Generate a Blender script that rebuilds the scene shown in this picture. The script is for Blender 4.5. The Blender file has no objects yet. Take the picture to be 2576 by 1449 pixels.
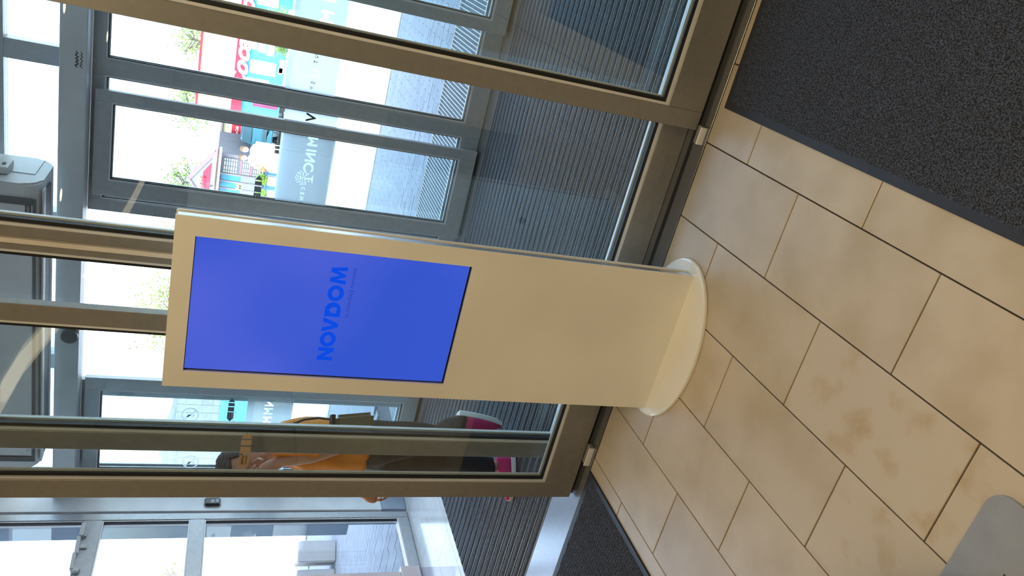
import bpy, bmesh, math, random
import numpy as np
from mathutils import Vector, Matrix, noise
from mathutils.geometry import tessellate_polygon
random.seed(7)
C = bpy.context.scene.collection
SC = bpy.context.scene
PI = math.pi

# ------------------------------------------------------------------ camera
cam = bpy.data.cameras.new('camera'); camo = bpy.data.objects.new('camera', cam); C.objects.link(camo)
R = ((0.2432, 0.8882, 0.3899), (-0.2834, 0.4494, -0.8472), (-0.9277, 0.0956, 0.3610))
M = Matrix(R).to_4x4(); M.translation = Vector((0, 0, 1.6935))
camo.matrix_world = M
cam.sensor_fit = 'HORIZONTAL'; cam.sensor_width = 36.0; cam.lens = 36.0 * 1957.8 / 2576.0
cam.clip_start = 0.02; cam.clip_end = 400
SC.camera = camo
# ------------------------------------------------------------------ world, sun, exposure
W = bpy.data.worlds.new('world'); SC.world = W; W.use_nodes = True
nt = W.node_tree; bg = nt.nodes['Background']
sky = nt.nodes.new('ShaderNodeTexSky')
try: sky.sky_type = 'NISHITA'
except Exception: pass
sky.sun_disc = False; sky.sun_elevation = math.radians(50); sky.sun_rotation = math.radians(184)
sky.air_density = 1.2; sky.dust_density = 4.0; sky.ozone_density = 1.2
hz = nt.nodes.new('ShaderNodeVectorMath'); hz.operation = 'ADD'; hz.inputs[1].default_value = (1.30, 1.40, 1.55)   # even summer haze over the whole sky
nt.links.new(sky.outputs[0], hz.inputs[0]); nt.links.new(hz.outputs[0], bg.inputs[0]); bg.inputs[1].default_value = 1.0
sun = bpy.data.lights.new('sun', 'SUN'); sun.energy = 5.0; sun.angle = math.radians(0.6); sun.color = (1, 0.96, 0.9)
so = bpy.data.objects.new('sun', sun); C.objects.link(so)
so.rotation_euler = Vector((0.07, 0.64, -0.766)).to_track_quat('-Z', 'Y').to_euler()
SC.view_settings.view_transform = 'Standard'; SC.view_settings.look = 'None'
SC.view_settings.exposure = 0.0; SC.view_settings.gamma = 1.0; SC.view_settings.use_curve_mapping = False
try:
    SC.cycles.use_denoising = True; SC.cycles.max_bounces = 10; SC.cycles.transparent_max_bounces = 24
    SC.cycles.caustics_reflective = False; SC.cycles.caustics_refractive = False
    SC.cycles.sample_clamp_indirect = 6.0
except Exception: pass
def area(name, loc, size, power, color, rot=(0, 0, 0), sy=None):
    l = bpy.data.lights.new(name, 'AREA'); l.energy = power; l.color = color; l.size = size
    if sy: l.shape = 'RECTANGLE'; l.size_y = sy
    o = bpy.data.objects.new(name, l); C.objects.link(o); o.location = loc; o.rotation_euler = rot; return o
WARM = (1.0, 0.82, 0.50)
area('ceiling_light', (-0.4, 0.5, 3.25), 1.2, 50, WARM, (0, 0, 0), 1.2)
area('ceiling_light', (3.2, -2.6, 3.25), 2.0, 100, WARM, (0, 0, 0), 2.0)
area('ceiling_light', (-7.2, 0.2, 3.25), 2.0, 100, WARM, (0, 0, 0), 2.0)

# ------------------------------------------------------------------ materials
def mat(name, col, rough=0.5, metal=0.0, col2=None, nscale=6.0, bump=0.0, bscale=None, detail=4.0, emit=None, estr=0.0,
        spec=0.5, coat=0.0, obj_rand=0.0, stretch=None, contrast=(0.35, 0.65)):
    m = bpy.data.materials.new(name); m.use_nodes = True; t = m.node_tree; b = t.nodes['Principled BSDF']
    b.inputs['Base Color'].default_value = (*col, 1); b.inputs['Roughness'].default_value = rough
    b.inputs['Metallic'].default_value = metal
    try: b.inputs['Specular IOR Level'].default_value = spec; b.inputs['Coat Weight'].default_value = coat
    except Exception: pass
    co = t.nodes.new('ShaderNodeTexCoord'); mp = t.nodes.new('ShaderNodeMapping')
    t.links.new(co.outputs['Object'], mp.inputs[0])
    if stretch: mp.inputs['Scale'].default_value = stretch
    n = t.nodes.new('ShaderNodeTexNoise'); n.inputs['Scale'].default_value = nscale; n.inputs['Detail'].default_value = detail
    t.links.new(mp.outputs[0], n.inputs['Vector'])
    c2 = col2 or tuple(min(1, c * 0.9) for c in col)
    r = t.nodes.new('ShaderNodeValToRGB'); r.color_ramp.elements[0].position = contrast[0]; r.color_ramp.elements[1].position = contrast[1]
    r.color_ramp.elements[0].color = (*c2, 1); r.color_ramp.elements[1].color = (*col, 1)
    t.links.new(n.outputs[0], r.inputs[0])
    last = r.outputs[0]
    if obj_rand:
        oi = t.nodes.new('ShaderNodeObjectInfo'); mr = t.nodes.new('ShaderNodeMapRange')
        mr.inputs['To Min'].default_value = 1 - obj_rand; mr.inputs['To Max'].default_value = 1 + obj_rand
        t.links.new(oi.outputs['Random'], mr.inputs[0])
        mx = t.nodes.new('ShaderNodeVectorMath'); mx.operation = 'SCALE'
        t.links.new(last, mx.inputs[0]); t.links.new(mr.outputs[0], mx.inputs['Scale']); last = mx.outputs[0]
    t.links.new(last, b.inputs['Base Color'])
    if bump:
        nb = t.nodes.new('ShaderNodeTexNoise'); nb.inputs['Scale'].default_value = bscale or nscale * 6; nb.inputs['Detail'].default_value = 3
        t.links.new(mp.outputs[0], nb.inputs['Vector'])
        bp = t.nodes.new('ShaderNodeBump'); bp.inputs['Strength'].default_value = bump; bp.inputs['Distance'].default_value = 0.01
        t.links.new(nb.outputs[0], bp.inputs['Height']); t.links.new(bp.outputs[0], b.inputs['Normal'])
    if emit:
        b.inputs['Emission Color'].default_value = (*emit, 1); b.inputs['Emission Strength'].default_value = estr
    return m
def glass(name, tint, refl=0.04, rough=0.0):
    m = bpy.data.materials.new(name); m.use_nodes = True; t = m.node_tree; t.nodes.clear()
    out = t.nodes.new('ShaderNodeOutputMaterial'); mx = t.nodes.new('ShaderNodeMixShader')
    tr = t.nodes.new('ShaderNodeBsdfTransparent'); tr.inputs[0].default_value = (*tint, 1)
    gl = t.nodes.new('ShaderNodeBsdfGlossy'); gl.inputs['Roughness'].default_value = rough; gl.inputs[0].default_value = (1, 1, 1, 1)
    lw = t.nodes.new('ShaderNodeLayerWeight'); lw.inputs[0].default_value = 0.5
    p = t.nodes.new('ShaderNodeMath'); p.operation = 'POWER'; p.inputs[1].default_value = 5
    a = t.nodes.new('ShaderNodeMath'); a.operation = 'MULTIPLY_ADD'; a.inputs[1].default_value = 1 - refl; a.inputs[2].default_value = refl
    t.links.new(lw.outputs['Facing'], p.inputs[0]); t.links.new(p.outputs[0], a.inputs[0]); t.links.new(a.outputs[0], mx.inputs[0])
    t.links.new(tr.outputs[0], mx.inputs[1]); t.links.new(gl.outputs[0], mx.inputs[2]); t.links.new(mx.outputs[0], out.inputs[0])
    return m
def film(name, col, clear):
    m = bpy.data.materials.new(name); m.use_nodes = True; t = m.node_tree; t.nodes.clear()
    out = t.nodes.new('ShaderNodeOutputMaterial'); mx = t.nodes.new('ShaderNodeMixShader'); mx.inputs[0].default_value = clear
    tr = t.nodes.new('ShaderNodeBsdfTransparent'); tl = t.nodes.new('ShaderNodeBsdfTranslucent'); tl.inputs[0].default_value = (*col, 1)
    df = t.nodes.new('ShaderNodeBsdfDiffuse'); df.inputs[0].default_value = (*col, 1)
    m2 = t.nodes.new('ShaderNodeMixShader'); m2.inputs[0].default_value = 0.35
    t.links.new(tl.outputs[0], m2.inputs[1]); t.links.new(df.outputs[0], m2.inputs[2])
    t.links.new(m2.outputs[0], mx.inputs[1]); t.links.new(tr.outputs[0], mx.inputs[2]); t.links.new(mx.outputs[0], out.inputs[0])
    return m
def leaf_mat(name, c1, c2):
    m = mat(name, c1, 0.6, col2=c2, nscale=3)
    return m
FR = mat('anodised_grey', (0.30, 0.285, 0.265), 0.42, 0.35, nscale=30, bump=0.02)
FR2 = mat('anodised_grey_outer', (0.47, 0.50, 0.52), 0.42, 0.3, nscale=30)
BEAD = mat('aluminium_bead', (0.80, 0.80, 0.81), 0.35, 0.1)
GASK = mat('black_gasket', (0.012, 0.013, 0.016), 0.5)
GLS = glass('clear_glass', (0.935, 0.975, 0.98), 0.045)
GLF = glass('far_glass', (0.93, 0.975, 0.985), 0.04)
WGL = glass('window_glass', (0.93, 0.97, 0.98), 0.05)
TILE = mat('beige_tile', (0.54, 0.445, 0.325), 0.34, col2=(0.45, 0.355, 0.235), nscale=5, bump=0.02, obj_rand=0.05, contrast=(0.3, 0.6))
TILES = mat('stained_tile', (0.54, 0.445, 0.325), 0.36, col2=(0.44, 0.32, 0.18), nscale=9, bump=0.02, detail=6, contrast=(0.28, 0.48))
GROUT = mat('dark_grout', (0.045, 0.036, 0.03), 0.9)
VT = mat('pale_tile', (0.62, 0.62, 0.60), 0.14, nscale=5, obj_rand=0.03)
SILL = mat('sill_metal', (0.30, 0.30, 0.31), 0.25, 0.8, nscale=40, stretch=(1, 8, 1))
RIB = mat('rib_aluminium', (0.20, 0.21, 0.23), 0.35, 0.85, nscale=50)
INS = mat('charcoal_insert', (0.085, 0.088, 0.098), 0.85, col2=(0.04, 0.041, 0.046), nscale=120, bump=0.4, bscale=300)
TRAY = mat('black_tray', (0.01, 0.01, 0.012), 0.7)
WPAINT = mat('white_lacquer', (0.86, 0.83, 0.76), 0.16, nscale=2, coat=0.4)
KSIDE = mat('silver_side', (0.62, 0.63, 0.65), 0.25, 0.8)
BLACK = mat('black_plastic', (0.008, 0.008, 0.01), 0.3)
WALLM = mat('white_plaster', (0.72, 0.71, 0.68), 0.75, nscale=3)
WHITEP = mat('white_panel', (0.80, 0.82, 0.82), 0.45)
CEILM = mat('ceiling_white', (0.62, 0.60, 0.56), 0.85)
BEIGEW = mat('mall_wall', (0.42, 0.33, 0.22), 0.7, col2=(0.3, 0.22, 0.14), nscale=1.2)
RUBBER = mat('black_rubber_border', (0.022, 0.022, 0.030), 0.55)
PILE = mat('charcoal_pile', (0.070, 0.080, 0.112), 0.95, col2=(0.010, 0.011, 0.016), nscale=240, detail=1, contrast=(0.42, 0.60))
SKIN = mat('skin', (0.62, 0.36, 0.26), 0.5, nscale=12)
ORANGE = mat('orange_cloth', (0.86, 0.33, 0.035), 0.8, col2=(0.78, 0.25, 0.02), nscale=7, bump=0.25, bscale=9)
NAVY = mat('black_trousers', (0.012, 0.013, 0.02), 0.85, nscale=20)
MAG = mat('magenta_knit', (0.62, 0.02, 0.16), 0.8, bump=0.2, nscale=60)
SOLE = mat('white_sole', (0.85, 0.83, 0.82), 0.5)
HAIR = mat('greying_hair', (0.16, 0.14, 0.13), 0.7, col2=(0.06, 0.05, 0.05), nscale=40, stretch=(1, 1, 5))
OLIVE = mat('olive_leather', (0.17, 0.13, 0.065), 0.5, bump=0.1, nscale=30)
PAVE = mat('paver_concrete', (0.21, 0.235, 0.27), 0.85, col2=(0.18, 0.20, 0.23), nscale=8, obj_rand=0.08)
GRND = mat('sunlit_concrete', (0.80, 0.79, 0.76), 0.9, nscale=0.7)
BED = mat('joint_sand', (0.05, 0.055, 0.065), 0.95)
CONC = mat('white_concrete', (0.44, 0.43, 0.42), 0.85, nscale=5)

# ------------------------------------------------------------------ helpers
def link(name, me, m=None, parent=None):
    o = bpy.data.objects.new(name, me); C.objects.link(o)
    if m is not None and me is not None: me.materials.append(m)
    if parent is not None: o.parent = parent
    return o
def bm_obj(name, bm, m, parent=None, smooth=False):
    bmesh.ops.recalc_face_normals(bm, faces=bm.faces)
    me = bpy.data.meshes.new(name); bm.to_mesh(me); bm.free()
    if smooth:
        for p in me.polygons: p.use_smooth = True
    return link(name, me, m, parent)
def add_box(bm, x0, x1, y0, y1, z0, z1, mt=None):
    vs = [bm.verts.new((x, y, z)) for x in (x0, x1) for y in (y0, y1) for z in (z0, z1)]
    if mt is not None:
        for v in vs: v.co = mt @ v.co
    for f in ((0, 1, 3, 2), (4, 6, 7, 5), (0, 4, 5, 1), (2, 3, 7, 6), (0, 2, 6, 4), (1, 5, 7, 3)):
        bm.faces.new([vs[i] for i in f])
    return vs
def box(name, x0, x1, y0, y1, z0, z1, m, parent=None, bevel=0.0, seg=1):
    bm = bmesh.new(); add_box(bm, x0, x1, y0, y1, z0, z1)
    if bevel: bmesh.ops.bevel(bm, geom=list(bm.edges), offset=bevel, segments=seg, affect='EDGES', profile=0.5)
    return bm_obj(name, bm, m, parent)
def add_cyl(bm, a, b, r0, r1=None, n=12, caps=True):
    a = Vector(a); b = Vector(b); r1 = r0 if r1 is None else r1
    d = (b - a).normalized(); u = d.orthogonal().normalized(); v = d.cross(u)
    A = [bm.verts.new(a + (u * math.cos(2*PI*i/n) + v * math.sin(2*PI*i/n)) * r0) for i in range(n)]
    B = [bm.verts.new(b + (u * math.cos(2*PI*i/n) + v * math.sin(2*PI*i/n)) * r1) for i in range(n)]
    for i in range(n): bm.faces.new((A[i], A[(i+1) % n], B[(i+1) % n], B[i]))
    if caps: bm.faces.new(A[::-1]); bm.faces.new(B)
def cyl(name, a, b, r, m, parent=None, r1=None, n=16, smooth=True):
    bm = bmesh.new(); add_cyl(bm, a, b, r, r1, n); return bm_obj(name, bm, m, parent)
def prism(bm, outer, holes, depth, mt):
    """flat polygon (2-D, with holes) given a thickness, put in place by matrix mt"""
    loops = [[Vector((x, y, 0)) for x, y in outer]] + [[Vector((x, y, 0)) for x, y in h] for h in holes]
    tris = tessellate_polygon(loops); flat = [p for l in loops for p in l]
    f = [bm.verts.new(mt @ p) for p in flat]; b = [bm.verts.new(mt @ (p + Vector((0, 0, -depth)))) for p in flat]
    for t in tris:
        try: bm.faces.new([f[i] for i in t]); bm.faces.new([b[i] for i in reversed(t)])
        except ValueError: pass
    k = 0
    for l in loops:
        n = len(l)
        for i in range(n):
            try: bm.faces.new((f[k+i], f[k+(i+1) % n], b[k+(i+1) % n], b[k+i]))
            except ValueError: pass
        k += n
def wallm(x, y, z, mirror=False, s=1.0):
    """text/print plane facing -Y; mirror for print read from behind"""
    sx = -1 if mirror else 1
    return Matrix(((sx*s, 0, 0, x), (0, 0, -1*s, y), (0, s, 0, z), (0, 0, 0, 1)))
def text(name, body, size, m, parent, x, y, z, mirror=False, align='CENTER', bold=0.0, shear=0.0, width=None, mt=None, depth=0.0008):
    cu = bpy.data.curves.new(name, 'FONT'); cu.body = body; cu.size = size; cu.align_x = align; cu.align_y = 'CENTER'
    cu.offset = bold; cu.shear = shear; cu.extrude = depth; cu.resolution_u = 3
    o = bpy.data.objects.new('tmp', cu); C.objects.link(o)
    dg = bpy.context.evaluated_depsgraph_get(); me = bpy.data.meshes.new_from_object(o.evaluated_get(dg))
    bpy.data.objects.remove(o); bpy.data.curves.remove(cu)
    if width:
        xs = [v.co.x for v in me.vertices]
        if xs and max(xs) > min(xs):
            k = width / (max(xs) - min(xs))
            for v in me.vertices: v.co.x *= k
    me.transform(mt if mt is not None else wallm(x, y, z, mirror)); me.name = name
    return link(name, me, m, parent)
def empty(name, loc=(0, 0, 0), rz=0.0):
    o = bpy.data.objects.new(name, None); C.objects.link(o); o.location = loc; o.rotation_euler = (0, 0, rz)
    o.empty_display_size = 0.05
    return o
def tag(o, label, cat, group=None, kind=None):
    o['label'] = label; o['category'] = cat
    if group: o['group'] = group
    if kind: o['kind'] = kind
    return o
def struct(o): o['kind'] = 'structure'; return o
def stuff(o): o['kind'] = 'stuff'; return o
def rel(o, p):
    """parent a world-coordinate mesh o under the Empty p, keeping it in place"""
    o.parent = p; bpy_m = Matrix.LocRotScale(p.location, p.rotation_euler, None); o.matrix_parent_inverse = bpy_m.inverted(); return o

# ------------------------------------------------------------------ hall floor
PHI = math.radians(0.68); S = 0.2975; X0, Y0 = -0.7467, 1.0693
fl = struct(box('floor', -9, 6, -20, 2.535, -0.12, -0.006, GROUT))
def clip(poly, ymax):
    out = []
    for i in range(len(poly)):
        a, b = poly[i], poly[(i+1) % len(poly)]
        if a[1] <= ymax: out.append(a)
        if (a[1] <= ymax) != (b[1] <= ymax):
            t = (ymax - a[1]) / (b[1] - a[1]); out.append((a[0] + t*(b[0]-a[0]), ymax))
    return out
cs, sn = math.cos(PHI), math.sin(PHI)
rest = bmesh.new(); g = 0.0022
for c in range(-27, 22):
    st = 0 if c % 2 else 1
    for j in range(-67 + (st + 1) % 2, 8, 1):
        if (j - st) % 2: continue
        gx0, gx1 = X0 + S*c + g, X0 + S*(c+1) - g; gy0, gy1 = Y0 + S*j + g, Y0 + S*(j+2) - g
        P = [(cs*x - sn*y, sn*x + cs*y) for x, y in ((gx0, gy0), (gx1, gy0), (gx1, gy1), (gx0, gy1))]
        P = clip(P, 2.533)
        if len(P) < 3: continue
        near = (-12 <= c <= 5 and j >= -7)
        bm = bmesh.new() if near else rest
        if near:
            e = 0.0012; cx = sum(p[0] for p in P)/len(P); cy = sum(p[1] for p in P)/len(P)
            lo = [bm.verts.new((x, y, -0.006)) for x, y in P]; mi = [bm.verts.new((x, y, -e)) for x, y in P]
            up = [bm.verts.new((x + (cx-x)*0.006, y + (cy-y)*0.006, 0)) for x, y in P]; n = len(P)
            for A, B in ((lo, mi), (mi, up)):
                for i in range(n): bm.faces.new((A[i], A[(i+1) % n], B[(i+1) % n], B[i]))
            bm.faces.new(up)
            stained = (c, j) in ((-1, -2), (-1, 0), (-2, -1))
            bm_obj('tile', bm, TILES if stained else TILE, fl)
        else:
            vs = [bm.verts.new((x, y, 0)) for x, y in P]; bm.faces.new(vs)
stuff(bm_obj('tile', rest, TILE, fl))

# ------------------------------------------------------------------ vestibule floor, sills, ribbed mat
vf = struct(box('floor', -4.50, 2.2, 2.776, 5.06, -0.12, -0.03, GROUT))
vt = box('floor_bed', -4.40, -3.645, 2.78, 5.06, -0.03, -0.006, GROUT, vf)
XL = [-4.60, -4.30, -4.002, -3.705, -3.646]
for ci in range(4):
    x0, x1 = max(XL[ci], -4.398) + 0.0015, XL[ci+1] - 0.0015
    base = 4.25 if ci == 1 else 3.9525
    if ci == 3: base = 4.25
    for k in range(-3, 3):
        y0, y1 = max(base + k*0.595 + 0.0015, 2.782), min(base + (k+1)*0.595 - 0.0015, 5.058)
        if y1 - y0 < 0.05: continue
        box('tile', x0, x1, y0, y1, -0.006, 0.0, VT, vf)
def sill(name, x0, x1, y0, y1, z):
    o = box(name, x0, x1, y0, y1, -0.12, z, SILL, None, 0.0005); return struct(o)
s1 = sill('trim_1', -4.40, 2.2, 2.537, 2.774, 0.002)
box('guide_rail', -2.24, 2.2, 2.618, 2.634, 0.002, 0.006, GASK, s1)
s2 = sill('trim_2', -4.40, 2.2, 5.062, 5.36, 0.003)
mt_ = empty('entrance_mat', (-1.2, 3.9, -0.03))
tag(mt_, 'ribbed aluminium and charcoal entrance mat sunk in the vestibule floor', 'mat')
rel(box('tray', -3.643, 2.19, 2.778, 5.058, -0.03, -0.022, TRAY), mt_)
N_R = 33; pitch = (5.056 - 2.780) / N_R
def rib_mesh():
    bm = bmesh.new()
    L0, L1 = -3.638, 2.185
    prof = [(0, -0.022), (0, -0.014), (0.004, -0.014), (0.005, -0.002), (0.006, -0.001), (0.009, -0.001), (0.010, -0.002), (0.011, -0.014), (0.015, -0.014), (0.015, -0.022)]
    A = [bm.verts.new((L0, y, z)) for y, z in prof]; B = [bm.verts.new((L1, y, z)) for y, z in prof]
    n = len(prof)
    for i in range(n): bm.faces.new((A[i], A[(i+1) % n], B[(i+1) % n], B[i]))
    bm.faces.new(A); bm.faces.new(B[::-1]); return bm
def ins_mesh():
    bm = bmesh.new(); L0, L1 = -3.638, 2.185
    prof = [(0.0155, -0.022), (0.018, -0.006), (0.028, 0.003), (0.042, 0.0045), (0.056, 0.003), (0.0665, -0.006), (0.0685, -0.022)]
    NX = 60; rows = []
    for k in range(NX + 1):
        x = L0 + (L1 - L0)*k/NX
        rows.append([bm.verts.new((x, y, z + (random.uniform(-0.001, 0.001) if z > -0.01 else 0))) for y, z in prof])
    for k in range(NX):
        for i in range(len(prof)-1): bm.faces.new((rows[k][i], rows[k][i+1], rows[k+1][i+1], rows[k+1][i]))
    bm.faces.new(rows[0]); bm.faces.new(rows[-1][::-1]); return bm
r0 = bm_obj('rib', rib_mesh(), RIB); i0 = bm_obj('carpet_insert', ins_mesh(), INS)
for k in range(N_R):
    for src in (r0, i0):
        o = src if k == 0 else src.copy()
        if k: C.objects.link(o)
        rel(o, mt_); o.location = (0, 2.781 + k*pitch, 0)

# ------------------------------------------------------------------ shell
struct(box('wall_back', -9, 6, -20.2, -20, -0.1, 3.3, BEIGEW))
struct(box('wall_left', -9.2, -9, -20, 2.6, -0.1, 3.3, BEIGEW))
struct(box('wall_right', 6, 6.2, -20, 2.6, -0.1, 3.3, BEIGEW))
hall_ceiling = struct(box('ceiling', -9, 6, -20, 2.6, 3.3, 3.5, CEILM))
# facade above / beside the doors; the tall front wall throws the shade outside
wf = struct(box('wall_front', -30, -4.42, 2.60, 2.90, -0.1, 8.0, CONC))
box('upper_wall', -4.42, 12, 2.60, 2.90, 3.12, 8.0, CONC, wf)
box('wall_beside_doors', 2.2, 12, 2.60, 2.90, -0.1, 3.12, CONC, wf)
box('header_wall', -4.42, 2.2, 2.66, 2.90, 2.52, 3.12, WHITEP, wf)
w10 = struct(empty('window_10', (2.26, 4.1, 0)))  # unseen glazed side, added to let more daylight into the vestibule
for ya, yb2 in ((2.9, 2.98), (4.08, 4.16), (5.28, 5.36)): rel(box('mullion', 2.22, 2.30, ya, yb2, -0.1, 3.3, FR2), w10)
for ya, yb2 in ((2.982, 4.078), (4.162, 5.278)):
    for za, zb in ((-0.1, 0.08), (1.55, 1.65), (2.93, 3.3)): rel(box('transom', 2.22, 2.30, ya, yb2, za, zb, FR2), w10)
    for za, zb in ((0.082, 1.548), (1.652, 2.928)): rel(box('pane', 2.257, 2.263, ya, yb2, za, zb, WGL), w10)
struct(box('trim_10', 2.20, 2.219, 2.91, 5.36, -0.03, 0.0, SILL))
struct(box('ceiling', -4.5, 2.2, 2.9, 5.36, 3.0, 3.3, WHITEP))
# ------------------------------------------------------------------ glazed frames
def frame_set(parent, x0, x1, z0, z1, y, t, sl, sr, rb, rt, FRM, GL, names=('stile', 'bottom_rail', 'top_rail'), glassy=0.62, gt=0.006, seal=2):
    """stiles, rails, beads, gaskets and pane of one glazed frame; y = near face"""
    P = lambda o: rel(o, parent)
    a, b, c, d = x0 + sl, x1 - sr, z0 + rb, z1 - rt
    P(box(names[0], x0, a, y, y+t, z0, z1, FRM, None, 0.0018)); P(box(names[0], b, x1, y, y+t, z0, z1, FRM, None, 0.0018))
    P(box(names[1], a, b, y+0.0005, y+t, z0, c, FRM, None, 0.0012)); P(box(names[2], a, b, y+0.0005, y+t, d, z1, FRM, None, 0.0012))
    def ring(nm, m, w, y0, y1, o=0.0):
        bm = bmesh.new(); A, B, Cc, D = a+o, b-o, c+o, d-o
        add_box(bm, A, A+w, y0, y1, Cc, D); add_box(bm, B-w, B, y0, y1, Cc, D)
        add_box(bm, A+w, B-w, y0, y1, Cc, Cc+w); add_box(bm, A+w, B-w, y0, y1, D-w, D)
        P(bm_obj(nm, bm, m))
    yg = y + t*glassy
    gw = 0.014 if seal == 2 else 0.006
    ring('glazing_bead', BEAD, 0.010, y+0.005, yg-gt/2-0.001)
    ring('gasket', GASK, gw, y+0.013, yg-gt/2-0.0005, 0.010)
    ring('glazing_bead', BEAD, 0.011+gw+0.004, yg+gt/2+0.001, y+t-0.004)
    P(box('pane', a+0.001, b-0.001, yg-gt/2, yg+gt/2, c+0.001, d-0.001, GL))
def leaf(name, label, x0, x1, z1, y, t=0.041, sl=0.085, sr=0.066, rb=0.150, FRM=FR, GL=GLS, z0=0.018, group=None):
    e = empty(name, ((x0+x1)/2, y+t/2, z0)); tag(e, label, 'door', group)
    frame_set(e, x0, x1, z0, z1, y, t, sl, sr, rb, 0.09, FRM, GL, seal=2 if FRM is FR else 1)
    rel(box('floor_runner', x0+0.03, x1-0.03, y+t*0.3, y+t*0.7, 0.0065, z0, GASK), e)
    return e
YL = 2.60
leafC = leaf('sliding_door', 'brown-grey framed glass sliding door panel left of the white kiosk', -2.250, -1.436, 2.50, YL)
leafA = leaf('sliding_door', 'brown-grey framed glass sliding door panel right of the kiosk, beside the large black mat', -0.455, 0.62, 2.50, YL, sl=0.069)
# fixed inner glazing behind the leaves
def window(n, label_frames, x0, x1, z0, z1, y, t, sl, sr, rb, rt, FRM, GL):
    e = struct(empty('window_%d' % n, ((x0+x1)/2, y+t/2, z0)))
    frame_set(e, x0, x1, z0, z1, y, t, sl, sr, rb, rt, FRM, GL, names=('mullion', 'bottom_rail', 'top_rail'), seal=2 if FRM is FR else 1)
    return e
w1 = window(1, '', -2.086, -1.250, 0.003, 2.52, 2.68, 0.06, 0.082, 0.030, 0.118, 0.09, FR, GLS)
w2 = window(2, '', -1.232, 0.80, 0.003, 2.52, 2.68, 0.06, 0.036, 0.05, 0.118, 0.09, FR, GLS)
struct(box('trim_3', -1.2495, -1.2325, 2.665, 2.735, 0.003, 2.52, mat('cream_joint', (0.80, 0.72, 0.62), 0.5), None, 0.001))
w2b = window(3, '', 0.81, 2.19, 0.003, 2.52, 2.68, 0.06, 0.05, 0.05, 0.118, 0.09, FR, GLS)
# brush seal on the free edge of the fixed light
struct(box('trim_4', -2.094, -2.0865, 2.70, 2.72, 0.01, 2.50, GASK))
# door operator housing on the hall side
struct(box('trim_5', -4.40, 2.19, 2.55, 2.655, 2.515, 2.75, FR, None, 0.004))
struct(box('trim_6', -9.0, -4.41, 2.55, 2.59, 0.0, 3.3, WALLM))

# ------------------------------------------------------------------ far wall of the vestibule
leafD1 = leaf('sliding_door', 'grey framed glass outer door panel at the portrait-right side of the vestibule', -0.545, 0.55, 2.44, 5.18, sl=0.075, sr=0.075, rb=0.11, FRM=FR2, GL=GLF)
leafD2 = leaf('sliding_door', 'grey framed glass outer door panel with frosted logo band, seen just right of the kiosk', -2.03, -1.358, 2.44, 5.18, sl=0.098, sr=0.07, rb=0.115, FRM=FR2, GL=GLF)
leafD3 = leaf('sliding_door', 'grey framed glass outer door panel with opening hours print, behind the walking woman', -4.30, -3.405, 2.44, 5.18, sl=0.07, sr=0.10, rb=0.115, FRM=FR2, GL=GLF)
w4 = window(4, '', -1.19, 1.20, 0.004, 2.47, 5.25, 0.05, 0.0005, 0.06, 0.13, 0.07, FR2, GLF)
w5 = window(5, '', -2.165, -1.19, 0.004, 2.47, 5.25, 0.05, 0.078, 0.095, 0.13, 0.07, FR2, GLF)
w6 = window(6, '', -4.33, -3.47, 0.004, 2.47, 5.25, 0.05, 0.07, 0.12, 0.13, 0.07, FR2, GLF)
w7 = window(7, '', 1.21, 2.19, 0.004, 2.47, 5.25, 0.05, 0.06, 0.06, 0.13, 0.07, FR2, GLF)
# operator housing and transom lights above
hd = struct(box('trim_7', -4.345, 2.19, 5.03, 5.17, 2.463, 2.605, mat('housing_grey', (0.66, 0.69, 0.70), 0.45), None, 0.006, 2))
tb = struct(box('trim_8', -4.345, 2.19, 5.175, 5.32, 2.475, 2.612, FR2))
tr = struct(empty('window_8', (-1, 5.25, 2.612)))
tx = [-4.34, -3.30, -2.25, -1.215, -0.10, 1.05, 2.185]
rel(box('top_rail', -4.345, 2.19, 5.20, 5.30, 2.915, 3.0, FR2), tr)
for i, x in enumerate(tx):
    rel(box('mullion', x-0.057, x+0.057, 5.20, 5.30, 2.612, 2.915, FR2, None, 0.002), tr)
    if i < len(tx)-1:
        rel(box('pane', x+0.058, tx[i+1]-0.058, 5.245, 5.253, 2.613, 2.914, GLF), tr)
SGN = mat('dark_print', (0.05, 0.055, 0.06), 0.6)
def squiggle(name, m, x, y, z, w, h, seed, depth=0.0003):
    rs = random.Random(seed); bm = bmesh.new(); mt = wallm(x, y, z); n = 9; pts = [(-w/2 + w*i/n, (h/2 if i % 2 else -h/2)*rs.uniform(0.35, 1.0)) for i in range(n+1)]
    for a, b in zip(pts, pts[1:]):
        d = Vector((b[0]-a[0], b[1]-a[1])).normalized()*h*0.13; nx, ny = -d.y, d.x
        prism(bm, [(a[0]+nx, a[1]+ny), (a[0]-nx, a[1]-ny), (b[0]-nx, b[1]-ny), (b[0]+nx, b[1]+ny)], [], depth, mt)
    return bm_obj(name, bm, m)
mk = squiggle('maker_script', SGN, -1.17, 5.0285, 2.515, 0.09, 0.022, 1); rel(mk, hd)
mk = squiggle('maker_script', SGN, -1.17, 5.0285, 2.492, 0.09, 0.014, 2); rel(mk, hd)
cyl('sensor', (-2.98, 5.028, 2.515), (-2.98, 5.0, 2.515), 0.05, mat('sensor_grey', (0.10, 0.12, 0.13), 0.4), hd, n=24)

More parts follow.
